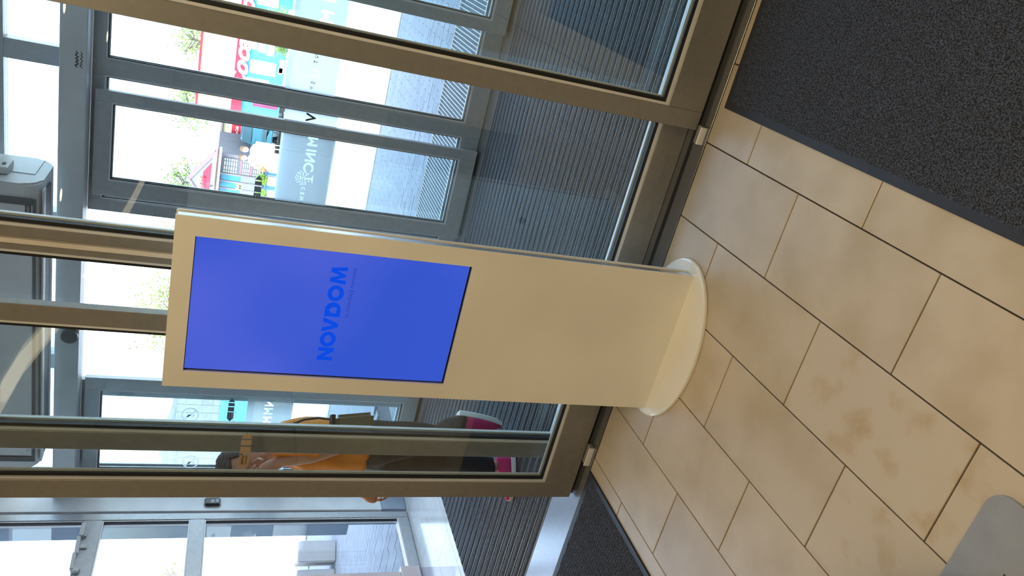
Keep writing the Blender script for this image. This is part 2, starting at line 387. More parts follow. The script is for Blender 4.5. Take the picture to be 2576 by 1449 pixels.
# ------------------------------------------------------------------ left window wall of the vestibule
WL = -4.36
def bar(nm, y0, y1, z0, z1, par, x0=WL-0.06, x1=WL, m=FR2): return rel(box(nm, x0, x1, y0, y1, z0, z1, m, None, 0.002), par)
ww = struct(empty('window_9', (WL, 4.0, 0)))
ys = [4.855, 3.62, 2.95]
zs = [(0.05, 0.086), (1.558, 1.66), (2.240, 2.352), (2.93, 3.0)]
bar('mullion', 4.805, 4.87, 0.003, 3.0, ww); bar('mullion', 3.60, 3.67, 0.003, 3.0, ww); bar('mullion', 2.905, 2.96, 0.003, 3.0, ww)
for a, b in ((3.672, 4.803), (2.962, 3.598)):
    for z0, z1 in zs: bar('transom', a, b, z0 if z0 > 0.06 else 0.003, z1, ww)
    for k in range(3):
        z0, z1 = zs[k][1], zs[k+1][0]
        rel(box('pane', WL-0.036, WL-0.030, a+0.001, b-0.001, z0+0.001, z1-0.001, WGL), ww)
        bm = bmesh.new(); w = 0.008
        for (A, B) in ((WL-0.028, WL-0.006), (WL-0.056, WL-0.038)):
            add_box(bm, A, B, a, a+w, z0, z1); add_box(bm, A, B, b-w, b, z0, z1); add_box(bm, A, B, a+w, b-w, z0, z0+w); add_box(bm, A, B, a+w, b-w, z1-w, z1)
        rel(bm_obj('glazing_bead', bm, BEAD), ww)
        bm = bmesh.new(); o = w; w = 0.007
        A, B = WL-0.029, WL-0.012
        add_box(bm, A, B, b-o-w, b-o, z0+o, z1-o); add_box(bm, A, B, a+o, a+o+w, z0+o, z1-o)
        rel(bm_obj('gasket', bm, GASK), ww)
# white clad pier in the far corner with its push button
pier = struct(empty('trim_9', (-4.33, 5.0, 0)))
rel(box('cladding', -4.43, -4.352, 4.885, 5.17, 0.21, 2.99, WHITEP, None, 0.002), pier)
rel(box('plinth', -4.43, -4.36, 4.90, 5.06, 0.003, 0.207, mat('blue_grey_plinth', (0.36, 0.42, 0.50), 0.4)), pier)
sw = empty('door_switch', (-4.35, 4.965, 1.51)); tag(sw, 'black rounded door switch with small print on the white corner pier', 'switch')
bm = bmesh.new(); add_box(bm, -4.351, -4.325, 4.925, 5.01, 1.455, 1.572); bmesh.ops.bevel(bm, geom=list(bm.edges), offset=0.010, segments=3, affect='EDGES')
rel(bm_obj('housing', bm, BLACK), sw)
rel(box('label_plate', -4.3255, -4.3235, 4.945, 4.975, 1.50, 1.525, mat('grey_print', (0.4, 0.42, 0.42), 0.5)), sw)
rel(box('symbol', -4.3255, -4.3235, 4.945, 4.985, 1.468, 1.49, mat('blue_print', (0.25, 0.33, 0.42), 0.5)), sw)
# window catch on the upper transom
LG = mat('light_grey_enamel', (0.62, 0.65, 0.64), 0.45)
ct = empty('window_catch', (-4.355, 4.5, 2.30)); tag(ct, 'light grey scissor window catch on the upper transom of the left window', 'window catch')
def cbox(nm, y0, y1, z0, z1, x0, x1, rot=0.0):
    bm = bmesh.new(); mt = Matrix.Translation((0, (y0+y1)/2, (z0+z1)/2)) @ Matrix.Rotation(rot, 4, 'X') @ Matrix.Translation((0, -(y0+y1)/2, -(z0+z1)/2))
    add_box(bm, x0, x1, y0, y1, z0, z1, mt); bmesh.ops.bevel(bm, geom=list(bm.edges), offset=0.003, segments=2, affect='EDGES')
    return rel(bm_obj(nm, bm, LG), ct)
cbox('housing', 4.62, 4.745, 2.335, 2.365, -4.359, -4.325); cbox('bracket', 4.63, 4.69, 2.318, 2.336, -4.359, -4.345)
cbox('arm', 4.46, 4.625, 2.345, 2.37, -4.352, -4.33, 0.05); cbox('bracket', 4.52, 4.56, 2.30, 2.345, -4.359, -4.346)
cbox('arm', 4.32, 4.47, 2.35, 2.372, -4.35, -4.33, 0.04); cbox('hook', 4.30, 4.335, 2.31, 2.36, -4.359, -4.335, -0.3)
# added post outside the left window, standing in for a reflection in its glass
po = empty('reflection_post', (-4.6, 4.85, 0)); tag(po, 'blue-grey post outside the left window standing in for a reflection in its glass, wider above its foot', 'post')
PB = mat('blue_grey_reflection', (0.20, 0.26, 0.34), 0.5, 0.2)
rel(box('shaft', -4.60, -4.47, 4.865, 5.05, 0.46, 3.1, PB), po); rel(box('foot', -4.585, -4.49, 4.965, 5.04, 0.0, 0.459, PB), po)

# slim post standing on the pale tiles
sp = empty('floor_post', (-3.80, 3.66, 0)); tag(sp, 'slim pinkish-white post with a box at its foot on the pale vestibule tiles', 'post')
PW = mat('pinkish_white', (0.72, 0.66, 0.68), 0.4)
rel(box('shaft', -3.77, -3.715, 3.55, 3.60, 0.388, 0.98, PW, None, 0.004), sp)
rel(box('base_box', -3.79, -3.70, 3.52, 3.63, 0.262, 0.387, PW, None, 0.004), sp)
rel(box('clear_foot', -3.785, -3.71, 3.53, 3.62, 0.0005, 0.261, glass('acrylic', (0.9, 0.87, 0.9), 0.08)), sp)

# ------------------------------------------------------------------ kiosk
kx0, kx1, ky = -1.524, -0.930, 2.298
kk = empty('display_kiosk', ((kx0+kx1)/2, ky, 0)); tag(kk, 'tall white display kiosk with a lit blue screen, standing before the doors', 'kiosk')
K = lambda o: rel(o, kk)
cxk, rx, ry = (kx0+kx1)/2 + 0.004, 0.336, 0.225; cyk = 2.335
bm = bmesh.new(); n = 72; rings = []
for (f, z) in ((0.99, 0.0), (1.0, 0.003), (1.0, 0.010), (0.992, 0.014), (0.97, 0.016)):
    rings.append([bm.verts.new((cxk + rx*f*math.cos(2*PI*i/n), min(cyk + ry*f*math.sin(2*PI*i/n), 2.532), z)) for i in range(n)])
for A, B in zip(rings, rings[1:]):
    for i in range(n): bm.faces.new((A[i], A[(i+1) % n], B[(i+1) % n], B[i]))
bm.faces.new(rings[-1]); bm.faces.new(rings[0][::-1])
K(bm_obj('foot_plate', bm, WPAINT, smooth=False))
zt = 1.805; sx0, sx1, sz0, sz1 = -1.463, -0.992, 0.876, 1.746
bm = bmesh.new()
mtk = Matrix(((1, 0, 0, 0), (0, 0, -1, ky), (0, 1, 0, 0), (0, 0, 0, 1)))
prism(bm, [(kx0, 0.0162), (kx1, 0.0162), (kx1, zt), (kx0, zt)], [[(sx0, sz0), (sx0, sz1), (sx1, sz1), (sx1, sz0)]], -0.006, mtk)
K(bm_obj('front_panel', bm, WPAINT))
K(box('body', kx0+0.004, kx1-0.004, ky+0.0065, ky+0.036, 0.0162, zt-0.004, KSIDE, None, 0.002))
bm = bmesh.new(); add_box(bm, kx0, kx1, ky+0.037, ky+0.050, 0.0162, zt, None); bmesh.ops.bevel(bm, geom=list(bm.edges), offset=0.003, segments=2, affect='EDGES')
K(bm_obj('rear_panel', bm, WPAINT))
SCR = bpy.data.materials.new('lit_blue_screen'); SCR.use_nodes = True
t = SCR.node_tree; b = t.nodes['Principled BSDF']; b.inputs['Base Color'].default_value = (0.01, 0.01, 0.02, 1); b.inputs['Roughness'].default_value = 0.12
co = t.nodes.new('ShaderNodeTexCoord'); nn = t.nodes.new('ShaderNodeTexNoise'); nn.inputs['Scale'].default_value = 1.6; nn.inputs['Detail'].default_value = 1
rr = t.nodes.new('ShaderNodeValToRGB'); rr.color_ramp.elements[0].color = (0.026, 0.085, 0.60, 1); rr.color_ramp.elements[1].color = (0.085, 0.125, 0.68, 1)
rr.color_ramp.elements[0].position = 0.35; rr.color_ramp.elements[1].position = 0.7
t.links.new(co.outputs['Object'], nn.inputs[0]); t.links.new(nn.outputs[0], rr.inputs[0]); t.links.new(rr.outputs[0], b.inputs['Emission Color']); b.inputs['Emission Strength'].default_value = 1.0
K(box('screen', sx0+0.004, sx1-0.004, ky+0.0045, ky+0.0063, sz0+0.006, sz1-0.002, SCR))
K(box('screen_surround', sx0, sx1, ky+0.0064, ky+0.0066, sz0, sz1, BLACK))
LOGO = mat('screen_logo_blue', (0.0, 0.02, 0.1), 0.2, emit=(0.0, 0.062, 0.74), estr=1.0)
LOG2 = mat('screen_subtitle', (0.0, 0.02, 0.1), 0.2, emit=(0.02, 0.05, 0.42), estr=1.0)
bm = bmesh.new(); h = 0.051; st_ = 0.0145
def arc(cx, cy, rx_, ry_, a0, a1, n=18): return [(cx + rx_*math.cos(a0+(a1-a0)*i/n), cy + ry_*math.sin(a0+(a1-a0)*i/n)) for i in range(n+1)]
lm = wallm(-1.398, ky+0.0042, 1.284)
def put(outer, holes, ox):
    prism(bm, [(x+ox, y) for x, y in outer], [[(x+ox, y) for x, y in hh] for hh in holes], 0.0003, lm)
wN = 0.050
put([(0, 0), (st_, 0), (st_, h*0.56), (wN-st_, 0), (wN, 0), (wN, h), (wN-st_, h), (wN-st_, h*0.44), (st_, h), (0, h)], [], 0)
def O(ox): put(arc(0.029, h/2, 0.029, h/2+0.001, 0, 2*PI)[:-1], [arc(0.029, h/2, 0.0155, h/2-0.0135, 0, 2*PI)[:-1]], ox)
O(0.053)
put([(0, h), (0.016, h), (0.0275, h*0.36), (0.039, h), (0.055, h), (0.0345, 0), (0.0205, 0)], [], 0.109)
put([(0, 0)] + arc(0.026, h/2, 0.0275, h/2, -PI/2, PI/2) + [(0, h)], [[(0.013, h*0.27), (0.013, h*0.56), (0.0245, h*0.76), (0.036, h*0.56), (0.036, h*0.27)]], 0.168)
O(0.226)
put([(0, 0), (0.0135, 0), (0.0165, h*0.60), (0.027, h*0.06), (0.036, h*0.06), (0.0465, h*0.60), (0.0495, 0), (0.063, 0), (0.056, h), (0.042, h), (0.0315, h*0.42), (0.021, h), (0.007, h)], [], 0.289)
K(bm_obj('logo_lettering', bm, LOGO))
K(text('subtitle_lettering', 'tu mieszkają marzenia', 0.020, LOG2, None, -1.138, ky+0.0042, 1.262, width=0.185, depth=0.0001))
# rear of the kiosk, mirrored in the glass
g_ = bmesh.new(); add_cyl(g_, (-1.10, ky+0.050, 1.20), (-1.10, ky+0.056, 1.20), 0.05, n=24); K(bm_obj('vent_grille', g_, BLACK))
for z in (0.80, 0.42):
    g_ = bmesh.new(); add_cyl(g_, (-1.08, ky+0.050, z), (-1.08, ky+0.060, z), 0.016, n=12); K(bm_obj('knob', g_, BLACK))
K(box('rear_hatch', -1.46, -1.02, ky+0.0502, ky+0.054, 0.30, 1.05, WPAINT, None, 0.001))

# ------------------------------------------------------------------ floor guides on the sill
for x0, x1, lab in ((-0.500, -0.430, 'small metal floor guide block by the end of the right sliding door'), (-2.03, -1.93, 'small metal floor guide block in front of the left sliding door')):
    e = empty('door_guide', ((x0+x1)/2, 2.57, 0.002)); tag(e, lab, 'door guide')
    rel(box('block', x0, x1, 2.560, 2.592, 0.0022, 0.022, FR, None, 0.002), e)
    rel(box('lip', x0+0.002, x1-0.002, 2.553, 2.5595, 0.0022, 0.030, BEAD, None, 0.001), e)

# ------------------------------------------------------------------ carpet mats
def carpet(name, label, x0, x1, y0, y1, rz, step, border, px, weave):
    e = empty(name, (px, (y0+y1)/2, 0.0003), rz); tag(e, label, 'mat')
    bm = bmesh.new(); add_box(bm, x0, x1, y0, y1, 0.0003, 0.0065); bmesh.ops.bevel(bm, geom=[ed for ed in bm.edges if all(v.co.z > 0.005 for v in ed.verts)], offset=0.003, segments=2, affect='EDGES')
    o = bm_obj('rubber_border', bm, RUBBER); o.parent = e; o.location = (-px, -(y0+y1)/2, -0.0003)
    nx = int((x1-x0-2*border)/step); ny = int((y1-y0-2*border)/step)
    xs = np.linspace(x0+border, x1-border, nx); ys_ = np.linspace(y0+border, y1-border, ny)
    Xg, Yg = np.meshgrid(xs, ys_); rng = np.random.RandomState(3)
    if weave: Z = 0.0085 + 0.0022*np.sin(Yg*2*PI/0.018 + 1.2*np.sin(Xg*60)) + rng.uniform(-0.0012, 0.0012, Xg.shape)
    else:
        Z = 0.0085 + 0.0026*np.sin(Xg*2*PI/0.0145)*np.sin(Yg*2*PI/0.0145) + rng.uniform(-0.0016, 0.0016, Xg.shape)
    Z[0, :] = Z[-1, :] = 0.0066; Z[:, 0] = Z[:, -1] = 0.0066
    me = bpy.data.meshes.new('pile')
    co_ = np.stack([Xg, Yg, Z], -1).reshape(-1, 3)
    idx = np.arange(nx*ny).reshape(ny, nx)
    q = np.stack([idx[:-1, :-1], idx[:-1, 1:], idx[1:, 1:], idx[1:, :-1]], -1).reshape(-1, 4)
    me.vertices.add(len(co_)); me.vertices.foreach_set('co', co_.ravel())
    me.loops.add(q.size); me.loops.foreach_set('vertex_index', q.ravel().astype(np.int32))
    me.polygons.add(len(q)); me.polygons.foreach_set('loop_start', np.arange(0, q.size, 4, dtype=np.int32)); me.update(); me.validate()
    o = link('pile', me, PILE, e); o.location = (-px, -(y0+y1)/2, -0.0003); stuff(o)
carpet('carpet_mat', 'large black loop-pile mat with rubber border on the hall tiles, by the right sliding door', -0.325, 1.05, 0.75, 2.495, math.radians(0.75), 0.0048, 0.028, -0.325, False)
carpet('carpet_mat', 'black ribbed mat with rubber border before the open doorway, left of the kiosk', -3.45, -2.035, 1.25, 2.532, math.radians(0.0), 0.0055, 0.03, -2.035, True)

# ------------------------------------------------------------------ stand at the near left: grey plate and dark board
sd = empty('board_stand', (-1.05, 0.75, 0), math.radians(2.0)); tag(sd, 'dark board stand on a rounded grey steel plate on the tiles, nearest the camera', 'stand')
bm = bmesh.new(); o2 = []
for (cx_, cy_, a0) in ((-0.865, 0.925, 0), (-1.45, 0.925, PI/2), (-1.45, 0.45, PI), (-0.865, 0.45, 1.5*PI)):
    o2 += arc(cx_, cy_, 0.052, 0.052, a0, a0+PI/2, 8)
prism(bm, o2, [], 0.0095, Matrix.Translation((0, 0, 0.010)))
rel(bm_obj('base_plate', bm, mat('grey_steel_plate', (0.34, 0.35, 0.37), 0.42, 0.25, nscale=12)), sd)
rel(box('board', -1.60, -1.035, 0.905, 0.925, 0.0102, 0.82, mat('dark_board', (0.022, 0.012, 0.016), 0.4)), sd)
for x in (-0.99, -0.965): rel(cyl('screw', (x, 0.86, 0.0101), (x, 0.86, 0.0112), 0.002, BLACK, n=8), sd)

# ------------------------------------------------------------------ hall behind the camera: light cove, downlights
COVE = mat('cove_light', (0.9, 0.8, 0.6), 0.5, emit=(1.0, 0.82, 0.55), estr=2.2)
bm = bmesh.new(); pts = [(-4.55, -1.2), (-4.65, -2.0), (-4.9, -2.9), (-5.25, -4.2), (-5.55, -5.6), (-5.9, -7.6), (-6.4, -11), (-7.2, -18)]
top = []
for i, (x, y) in enumerate(pts):
    j = min(i+1, len(pts)-1); k = max(i-1, 0); d = Vector((pts[j][0]-pts[k][0], pts[j][1]-pts[k][1], 0)).normalized(); nrm = Vector((-d.y, d.x, 0))
    w = 0.10
    top.append([bm.verts.new(Vector((x, y, z)) + nrm*s*w) for s, z in ((-1, 3.26), (1, 3.26), (1, 3.299), (-1, 3.299))])
for A, B in zip(top, top[1:]):
    for i in range(4): bm.faces.new((A[i], A[(i+1) % 4], B[(i+1) % 4], B[i]))
bm.faces.new(top[0]); bm.faces.new(top[-1][::-1])
rel(bm_obj('light_cove', bm, COVE), hall_ceiling)
DL = mat('downlight_lens', (1, 0.9, 0.7), 0.5, emit=(1.0, 0.84, 0.6), estr=14)
for i, (x, y) in enumerate(((-2.6, 0.9), (-2.6, -0.9), (0.6, 0.9), (0.6, -0.9), (-3.6, -3.6), (-1.6, -3.6), (0.6, -3.6), (-2.4, -6.5))):
    bm = bmesh.new(); prism(bm, arc(0, 0, 0.10, 0.10, 0, 2*PI, 24)[:-1], [arc(0, 0, 0.075, 0.075, 0, 2*PI, 24)[:-1]], 0.012, Matrix.Translation((x, y, 3.2995)))
    dr = bm_obj('downlight', bm, WHITEP, hall_ceiling); q_ = cyl('lens', (x, y, 3.2995), (x, y, 3.292), 0.07, DL, n=20); q_.parent = dr

# ------------------------------------------------------------------ prints on the glass
FROST = film('frosted_film', (0.93, 0.96, 0.98), 0.22)
FCLR = film('clear_letters', (0.97, 0.99, 1.0), 0.0)
def glyphs(bm, body, size, x, y, z, bold=0.003):
    o = text('g', body, size, None, None, x, y, z, True, 'CENTER', bold, 0, None, depth=0.006)
    b2 = bmesh.new(); b2.from_mesh(o.data); bmesh.ops.remove_doubles(b2, verts=b2.verts, dist=1e-5); bmesh.ops.recalc_face_normals(b2, faces=b2.faces)
    t_ = bpy.data.meshes.new('t'); b2.to_mesh(t_); b2.free(); bm.from_mesh(t_); bpy.data.meshes.remove(t_); bpy.data.objects.remove(o)
def emblem(bm, x, y, z, r=0.05):
    """round tree: blobs that do not touch, a trunk with a flared foot"""
    rnd = random.Random(4); mt = wallm(x, y-0.004, z); ring = 0
    for rr_, n_, s_ in ((0.0, 1, 0.15), (0.34, 6, 0.13), (0.66, 10, 0.135), (0.95, 15, 0.12)):
        for k in range(n_):
            a = 2*PI*k/n_ + rnd.uniform(-0.1, 0.1)
            if rr_ > 0.3 and abs(a - 1.5*PI) < 0.32: continue
            sz = s_*r*rnd.uniform(0.75, 1.1); ro = rnd.uniform(0, PI); cx_, cy_ = rr_*r*math.cos(a), rr_*r*math.sin(a)
            prism(bm, [(cx_ + sz*math.cos(ro+t_)*1.15, cy_ + sz*math.sin(ro+t_)) for t_ in (0, 1.1, 2.2, 3.2, 4.2, 5.3)], [], 0.006, mt) if True else 0
    prism(bm, [(-0.10*r, -0.45*r), (0.10*r, -0.45*r), (0.12*r, -1.15*r), (0.7*r, -1.42*r), (-0.7*r, -1.42*r), (-0.12*r, -1.15*r)], [], 0.006, mt)
def band(par, x0, x1, z0, z1, y, letters=(), tree_=None):
    x0, x1 = min(x0, x1), max(x0, x1)
    o = box('frosted_band', x0, x1, y, y+0.0006, z0, z1, FROST)
    if letters or tree_:
        cb = bmesh.new()
        for L in letters: glyphs(cb, L[0], L[1], L[2], y, L[3], L[4] if len(L) > 4 else 0.003)
        if tree_: emblem(cb, tree_[0], y+0.0010, tree_[1], tree_[2])
        bmesh.ops.recalc_face_normals(cb, faces=cb.faces)
        cm = bpy.data.meshes.new('cut'); cb.to_mesh(cm); cb.free(); co_ = bpy.data.objects.new('cut', cm); C.objects.link(co_)
        md = o.modifiers.new('b', 'BOOLEAN'); md.operation = 'DIFFERENCE'; md.object = co_; md.solver = 'EXACT'; md.use_self = True
        dg = bpy.context.evaluated_depsgraph_get(); nm = bpy.data.meshes.new_from_object(o.evaluated_get(dg)); o.modifiers.clear(); o.data = nm
        bpy.data.objects.remove(co_); bpy.data.meshes.remove(cm)
    rel(o, par); return o
yb = 5.2725; yd = 5.1955
band(w4, -1.185, 0.9, 1.045, 1.363, yb-0.001, [('M', 0.11, -0.55, 1.16), ('M', 0.11, -0.68, 1.16), ('C', 0.11, -0.80, 1.16), ('E', 0.038, -1.02, 1.192, 0.001), ('R', 0.038, -1.065, 1.192, 0.001)])
band(leafD2, -1.930, -1.430, 1.0, 1.338, yd, [('M', 0.088, -1.475, 1.145), ('I', 0.088, -1.537, 1.145), ('N', 0.088, -1.585, 1.145), ('C', 0.092, -1.652, 1.147), ('C', 0.036, -1.808, 1.165, 0.001), ('E', 0.036, -1.845, 1.165, 0.001), ('N', 0.036, -1.882, 1.165, 0.001), ('T', 0.036, -1.915, 1.165, 0.001)], (-1.735, 1.178, 0.048))
band(w5, -1.275, -2.068, 1.0, 1.345, 5.2715)
band(leafD3, -4.228, -3.508, 1.0, 1.337, yd, [('N', 0.085, -3.57, 1.175), ('M', 0.085, -3.645, 1.175), ('M', 0.085, -3.725, 1.175), ('C', 0.085, -3.800, 1.175)], (-3.885, 1.20, 0.048))
for ch, x in zip('NTS', (-0.93, -0.97, -1.105)): rel(text('lettering', ch, 0.038, SGN, None, x, yb-0.003, 1.192, True, depth=0.0003), w4)
rel(text('star', '*', 0.05, SGN, None, -1.14, yb-0.003, 1.19, True, depth=0.0003), w4)
rel(text('lettering', 'V', 0.09, SGN, None, -1.335, 5.268, 1.17, True, depth=0.0003, bold=0.002), w5)
rel(text('star', '*', 0.05, SGN, None, -2.00, 5.268, 1.17, True, depth=0.0003), w5)
# opening hours and pictograms on the pane behind the woman
for body, x, z, sz in (('Godziny', -3.84, 1.655, 0.050), ('Pon -', -3.79, 1.600, 0.045), ('Niedz', -3.80, 1.565, 0.045), ('Pon -', -3.79, 1.505, 0.045), ('Niedziela', -3.83, 1.470, 0.045), ('Do godz', -3.74, 1.425, 0.048)):
    rel(text('lettering', body, sz, FCLR, None, x, yd-0.002, z, True, 'CENTER', 0.001, 0, None, depth=0.0003), leafD3)
def ring_icon(par, x, y, z, r, m, slash=True, glass_=False):
    bm = bmesh.new(); mt = wallm(x, y, z)
    prism(bm, arc(0, 0, r, r, 0, 2*PI, 32)[:-1], [arc(0, 0, r*0.86, r*0.86, 0, 2*PI, 32)[:-1]], 0.0003, mt)
    if slash: prism(bm, [(-r*0.66, r*0.55), (-r*0.55, r*0.66), (r*0.66, -r*0.55), (r*0.55, -r*0.66)], [], 0.0003, mt)
    prism(bm, [(-r*0.35, -r*0.45), (r*0.1, -r*0.45), (r*0.1, -r*0.35), (-0.05*r, -r*0.33), (-0.02*r, r*0.0), (r*0.2, r*0.32), (-r*0.45, r*0.32), (-r*0.2, 0), (-r*0.22, -r*0.33), (-r*0.35, -r*0.35)], [], 0.0003, mt)
    rel(bm_obj('pictogram', bm, m), par)
ring_icon(leafD3, -3.70, yd-0.002, 1.735, 0.062, FCLR); ring_icon(leafD3, -3.86, yd-0.002, 1.742, 0.058, FCLR)
ring_icon(leafD3, -4.14, yd-0.002, 1.70, 0.060, FCLR)
# arrow-shaped safety markers
TAN = mat('tan_sticker', (0.40, 0.30, 0.20), 0.6); DKS = mat('slate_sticker', (0.13, 0.16, 0.22), 0.6); BRN = mat('brown_print', (0.12, 0.07, 0.02), 0.6)
def marker(par, x0, y, z, m, sx=1.0, s=1.0):
    bm = bmesh.new(); mt = wallm(x0, y, z, s=s)
    h_ = 0.0195
    for P_ in ([(-0.075, 0), (-0.05, h_), (0.0, h_), (0.0, -h_), (-0.05, -h_)], [(0.006, h_), (0.040, h_), (0.040, -h_), (0.006, -h_)], [(0.048, h_), (0.072, h_), (0.072, -h_), (0.048, -h_)], [(0.080, h_*1.1), (0.080, -h_*1.1), (0.110, 0)]):
        prism(bm, P_, [], 0.0004, mt)
    rel(bm_obj('safety_marker', bm, m), par)
    for q, (dz, hh) in enumerate(((0.006, 0.011), (-0.008, 0.008))): rel(squiggle('script', BRN if m is TAN else FCLR, x0-0.025*s, y-0.0008, z+dz*s, 0.044*s, hh*s, 5+q), par)
marker(leafC, -2.048, 2.6165, 1.500, TAN)
marker(leafD2, -1.885, 5.1950, 1.455, DKS, s=1.15); marker(leafD3, -3.665, 5.1950, 1.452, DKS, s=1.15)

# ------------------------------------------------------------------ air curtain above the outer door
AC = mat('air_curtain_grey', (0.78, 0.80, 0.80), 0.45); ACD = mat('air_curtain_dark', (0.10, 0.12, 0.13), 0.5); ACL = mat('air_curtain_light', (0.66, 0.70, 0.70), 0.4)
ac = empty('air_curtain', (-2.7, 4.75, 2.6)); tag(ac, 'long grey air curtain heater hung before the transom above the outer doors', 'air curtain')
bm = bmesh.new(); prof = arc(4.66, 2.70, 0.10, 0.10, PI, 1.5*PI, 6) + arc(4.90, 2.70, 0.10, 0.10, 1.5*PI, 2*PI, 6) + [(5.0, 2.93), (4.56, 2.93)]
for xa, xb in ((-3.72, -1.78),):
    A = [bm.verts.new((xa, y, z)) for y, z in prof]; B = [bm.verts.new((xb, y, z)) for y, z in prof]; n = len(prof)
    for i in range(n): bm.faces.new((A[i], A[(i+1) % n], B[(i+1) % n], B[i]))
    bm.faces.new(A); bm.faces.new(B[::-1])
bmesh.ops.bevel(bm, geom=[e_ for e_ in bm.edges if abs(e_.verts[0].co.x - e_.verts[1].co.x) < 1e-6], offset=0.012, segments=2, affect='EDGES')
rel(bm_obj('casing', bm, AC), ac)
rel(box('front_plate', -3.60, -1.90, 4.552, 4.559, 2.632, 2.90, AC, None, 0.003), ac)
bm = bmesh.new()
for a in ((-3.64, -1.86, 2.615, 2.630), (-3.64, -3.605, 2.631, 2.91), (-1.895, -1.86, 2.631, 2.91)): add_box(bm, a[0], a[1], 4.547, 4.558, a[2], a[3])
rel(bm_obj('front_recess', bm, ACD), ac)
rel(box('outlet_lip', -3.68, -1.82, 4.60, 4.66, 2.588, 2.598, ACL, None, 0.002), ac)
rel(box('outlet_grille', -3.66, -1.84, 4.68, 4.80, 2.590, 2.599, ACD), ac)
rel(box('end_cover', -1.7795, -1.776, 4.72, 4.97, 2.655, 2.86, ACL, None, 0.001), ac)
rel(box('name_plate', -2.02, -1.885, 4.5495, 4.5518, 2.640, 2.668, SGN), ac)
rel(text('lettering', 'VTS EUROHEAT', 0.022, ACL, None, -1.952, 4.549, 2.654, width=0.125), ac)
rel(text('lettering', 'DEFENDER', 0.026, ACL, None, -3.50, 4.5505, 2.655, width=0.13), ac)
for x in (-3.5, -2.0): rel(box('hanger', x-0.02, x+0.02, 4.70, 4.86, 2.931, 3.0, AC), ac)
th = empty('wall_thermostat', (-1.76, 4.76, 2.84)); tag(th, 'small off-white control box with a round dial on the end of the air curtain', 'thermostat')
rel(box('housing', -1.7755, -1.735, 4.655, 4.80, 2.775, 2.92, ACL, None, 0.006, 2), th)
rel(cyl('dial', (-1.735, 4.72, 2.86), (-1.715, 4.72, 2.86), 0.028, WHITEP, n=20), th)
rel(box('switch', -1.7345, -1.730, 4.70, 4.73, 2.795, 2.81, ACD), th)

# ------------------------------------------------------------------ walking woman
def skin_mesh(name, pts, edges, m, parent, root=0, sub=2, smooth=True):
    me = bpy.data.meshes.new(name); me.from_pydata([p[0] for p in pts], edges, []); o = link(name, me, m)
    md = o.modifiers.new('skin', 'SKIN'); md.use_smooth_shade = True
    sv = me.skin_vertices[0].data
    for i, p in enumerate(pts):
        r = p[1]; sv[i].radius = (r, r) if not isinstance(r, tuple) else r; sv[i].use_root = (i == root)
    s_ = o.modifiers.new('sub', 'SUBSURF'); s_.levels = sub; s_.render_levels = sub
    dg = bpy.context.evaluated_depsgraph_get(); m2 = bpy.data.meshes.new_from_object(o.evaluated_get(dg))
    bpy.data.objects.remove(o); m2.name = name
    for p in m2.polygons: p.use_smooth = True
    if not m2.materials: m2.materials.append(m)
    o = bpy.data.objects.new(name, m2); C.objects.link(o); rel(o, parent); return o
def hull_mesh(name, pts, edges, m, parent, voxel=0.009, smooth=8, bumps=0.0):
    """one closed surface: ellipsoids at the joints, hulled along the bones, then fused"""
    bm = bmesh.new()
    def ell(b, p, r_):
        r_ = (r_, r_, r_) if not isinstance(r_, tuple) else r_
        vs = bmesh.ops.create_icosphere(b, subdivisions=2, radius=1.0)['verts']
        for v in vs: v.co = Vector((v.co.x*r_[0] + p[0], v.co.y*r_[1] + p[1], v.co.z*r_[2] + p[2]))
    for a, b_ in edges:
        h = bmesh.new(); ell(h, *pts[a]); ell(h, *pts[b_]); bmesh.ops.convex_hull(h, input=list(h.verts))
        lone = [v for v in h.verts if not v.link_faces]; bmesh.ops.delete(h, geom=lone, context='VERTS')
        t_ = bpy.data.meshes.new('t'); h.to_mesh(t_); h.free(); bm.from_mesh(t_); bpy.data.meshes.remove(t_)
    me = bpy.data.meshes.new(name); bm.to_mesh(me); bm.free(); o = link(name, me, m)
    md = o.modifiers.new('r', 'REMESH'); md.mode = 'VOXEL'; md.voxel_size = voxel; md.use_smooth_shade = True
    sm = o.modifiers.new('s', 'SMOOTH'); sm.iterations = smooth; sm.factor = 0.5
    dg = bpy.context.evaluated_depsgraph_get(); m2 = bpy.data.meshes.new_from_object(o.evaluated_get(dg)); bpy.data.objects.remove(o); m2.name = name
    for p in m2.polygons: p.use_smooth = True
    if not m2.materials: m2.materials.append(m)
    if bumps:
        m2.update(); nv = [v.normal.copy() for v in m2.vertices]
        for v, n_ in zip(m2.vertices, nv): v.co += n_*bumps*noise.noise(Vector((v.co.x*16, v.co.y*16, v.co.z*9)))
    o = bpy.data.objects.new(name, m2); C.objects.link(o); o.parent = parent; return o
WX, WY, WA = -2.50, 3.27, math.radians(37.7)
wo = empty('person', (WX, WY, 0.005), WA); tag(wo, 'woman in an orange shirt and black trousers striding left, one hand at her mouth', 'person')
def w(x, dy, z):
    """from where she is seen on the plane y=3.27 to her own frame (facing -x, camera side -y)"""
    q = x/WY; c_, s_ = math.cos(WA), math.sin(WA); e = -dy
    t_ = (q*(WY - c_*e) - WX - s_*e)/(-c_ + s_*q); Y = WY - s_*t_ - c_*e
    return (-t_, dy, 1.6935 + (z - 1.6935)*Y/WY)
def own(o): o.parent = wo; return o
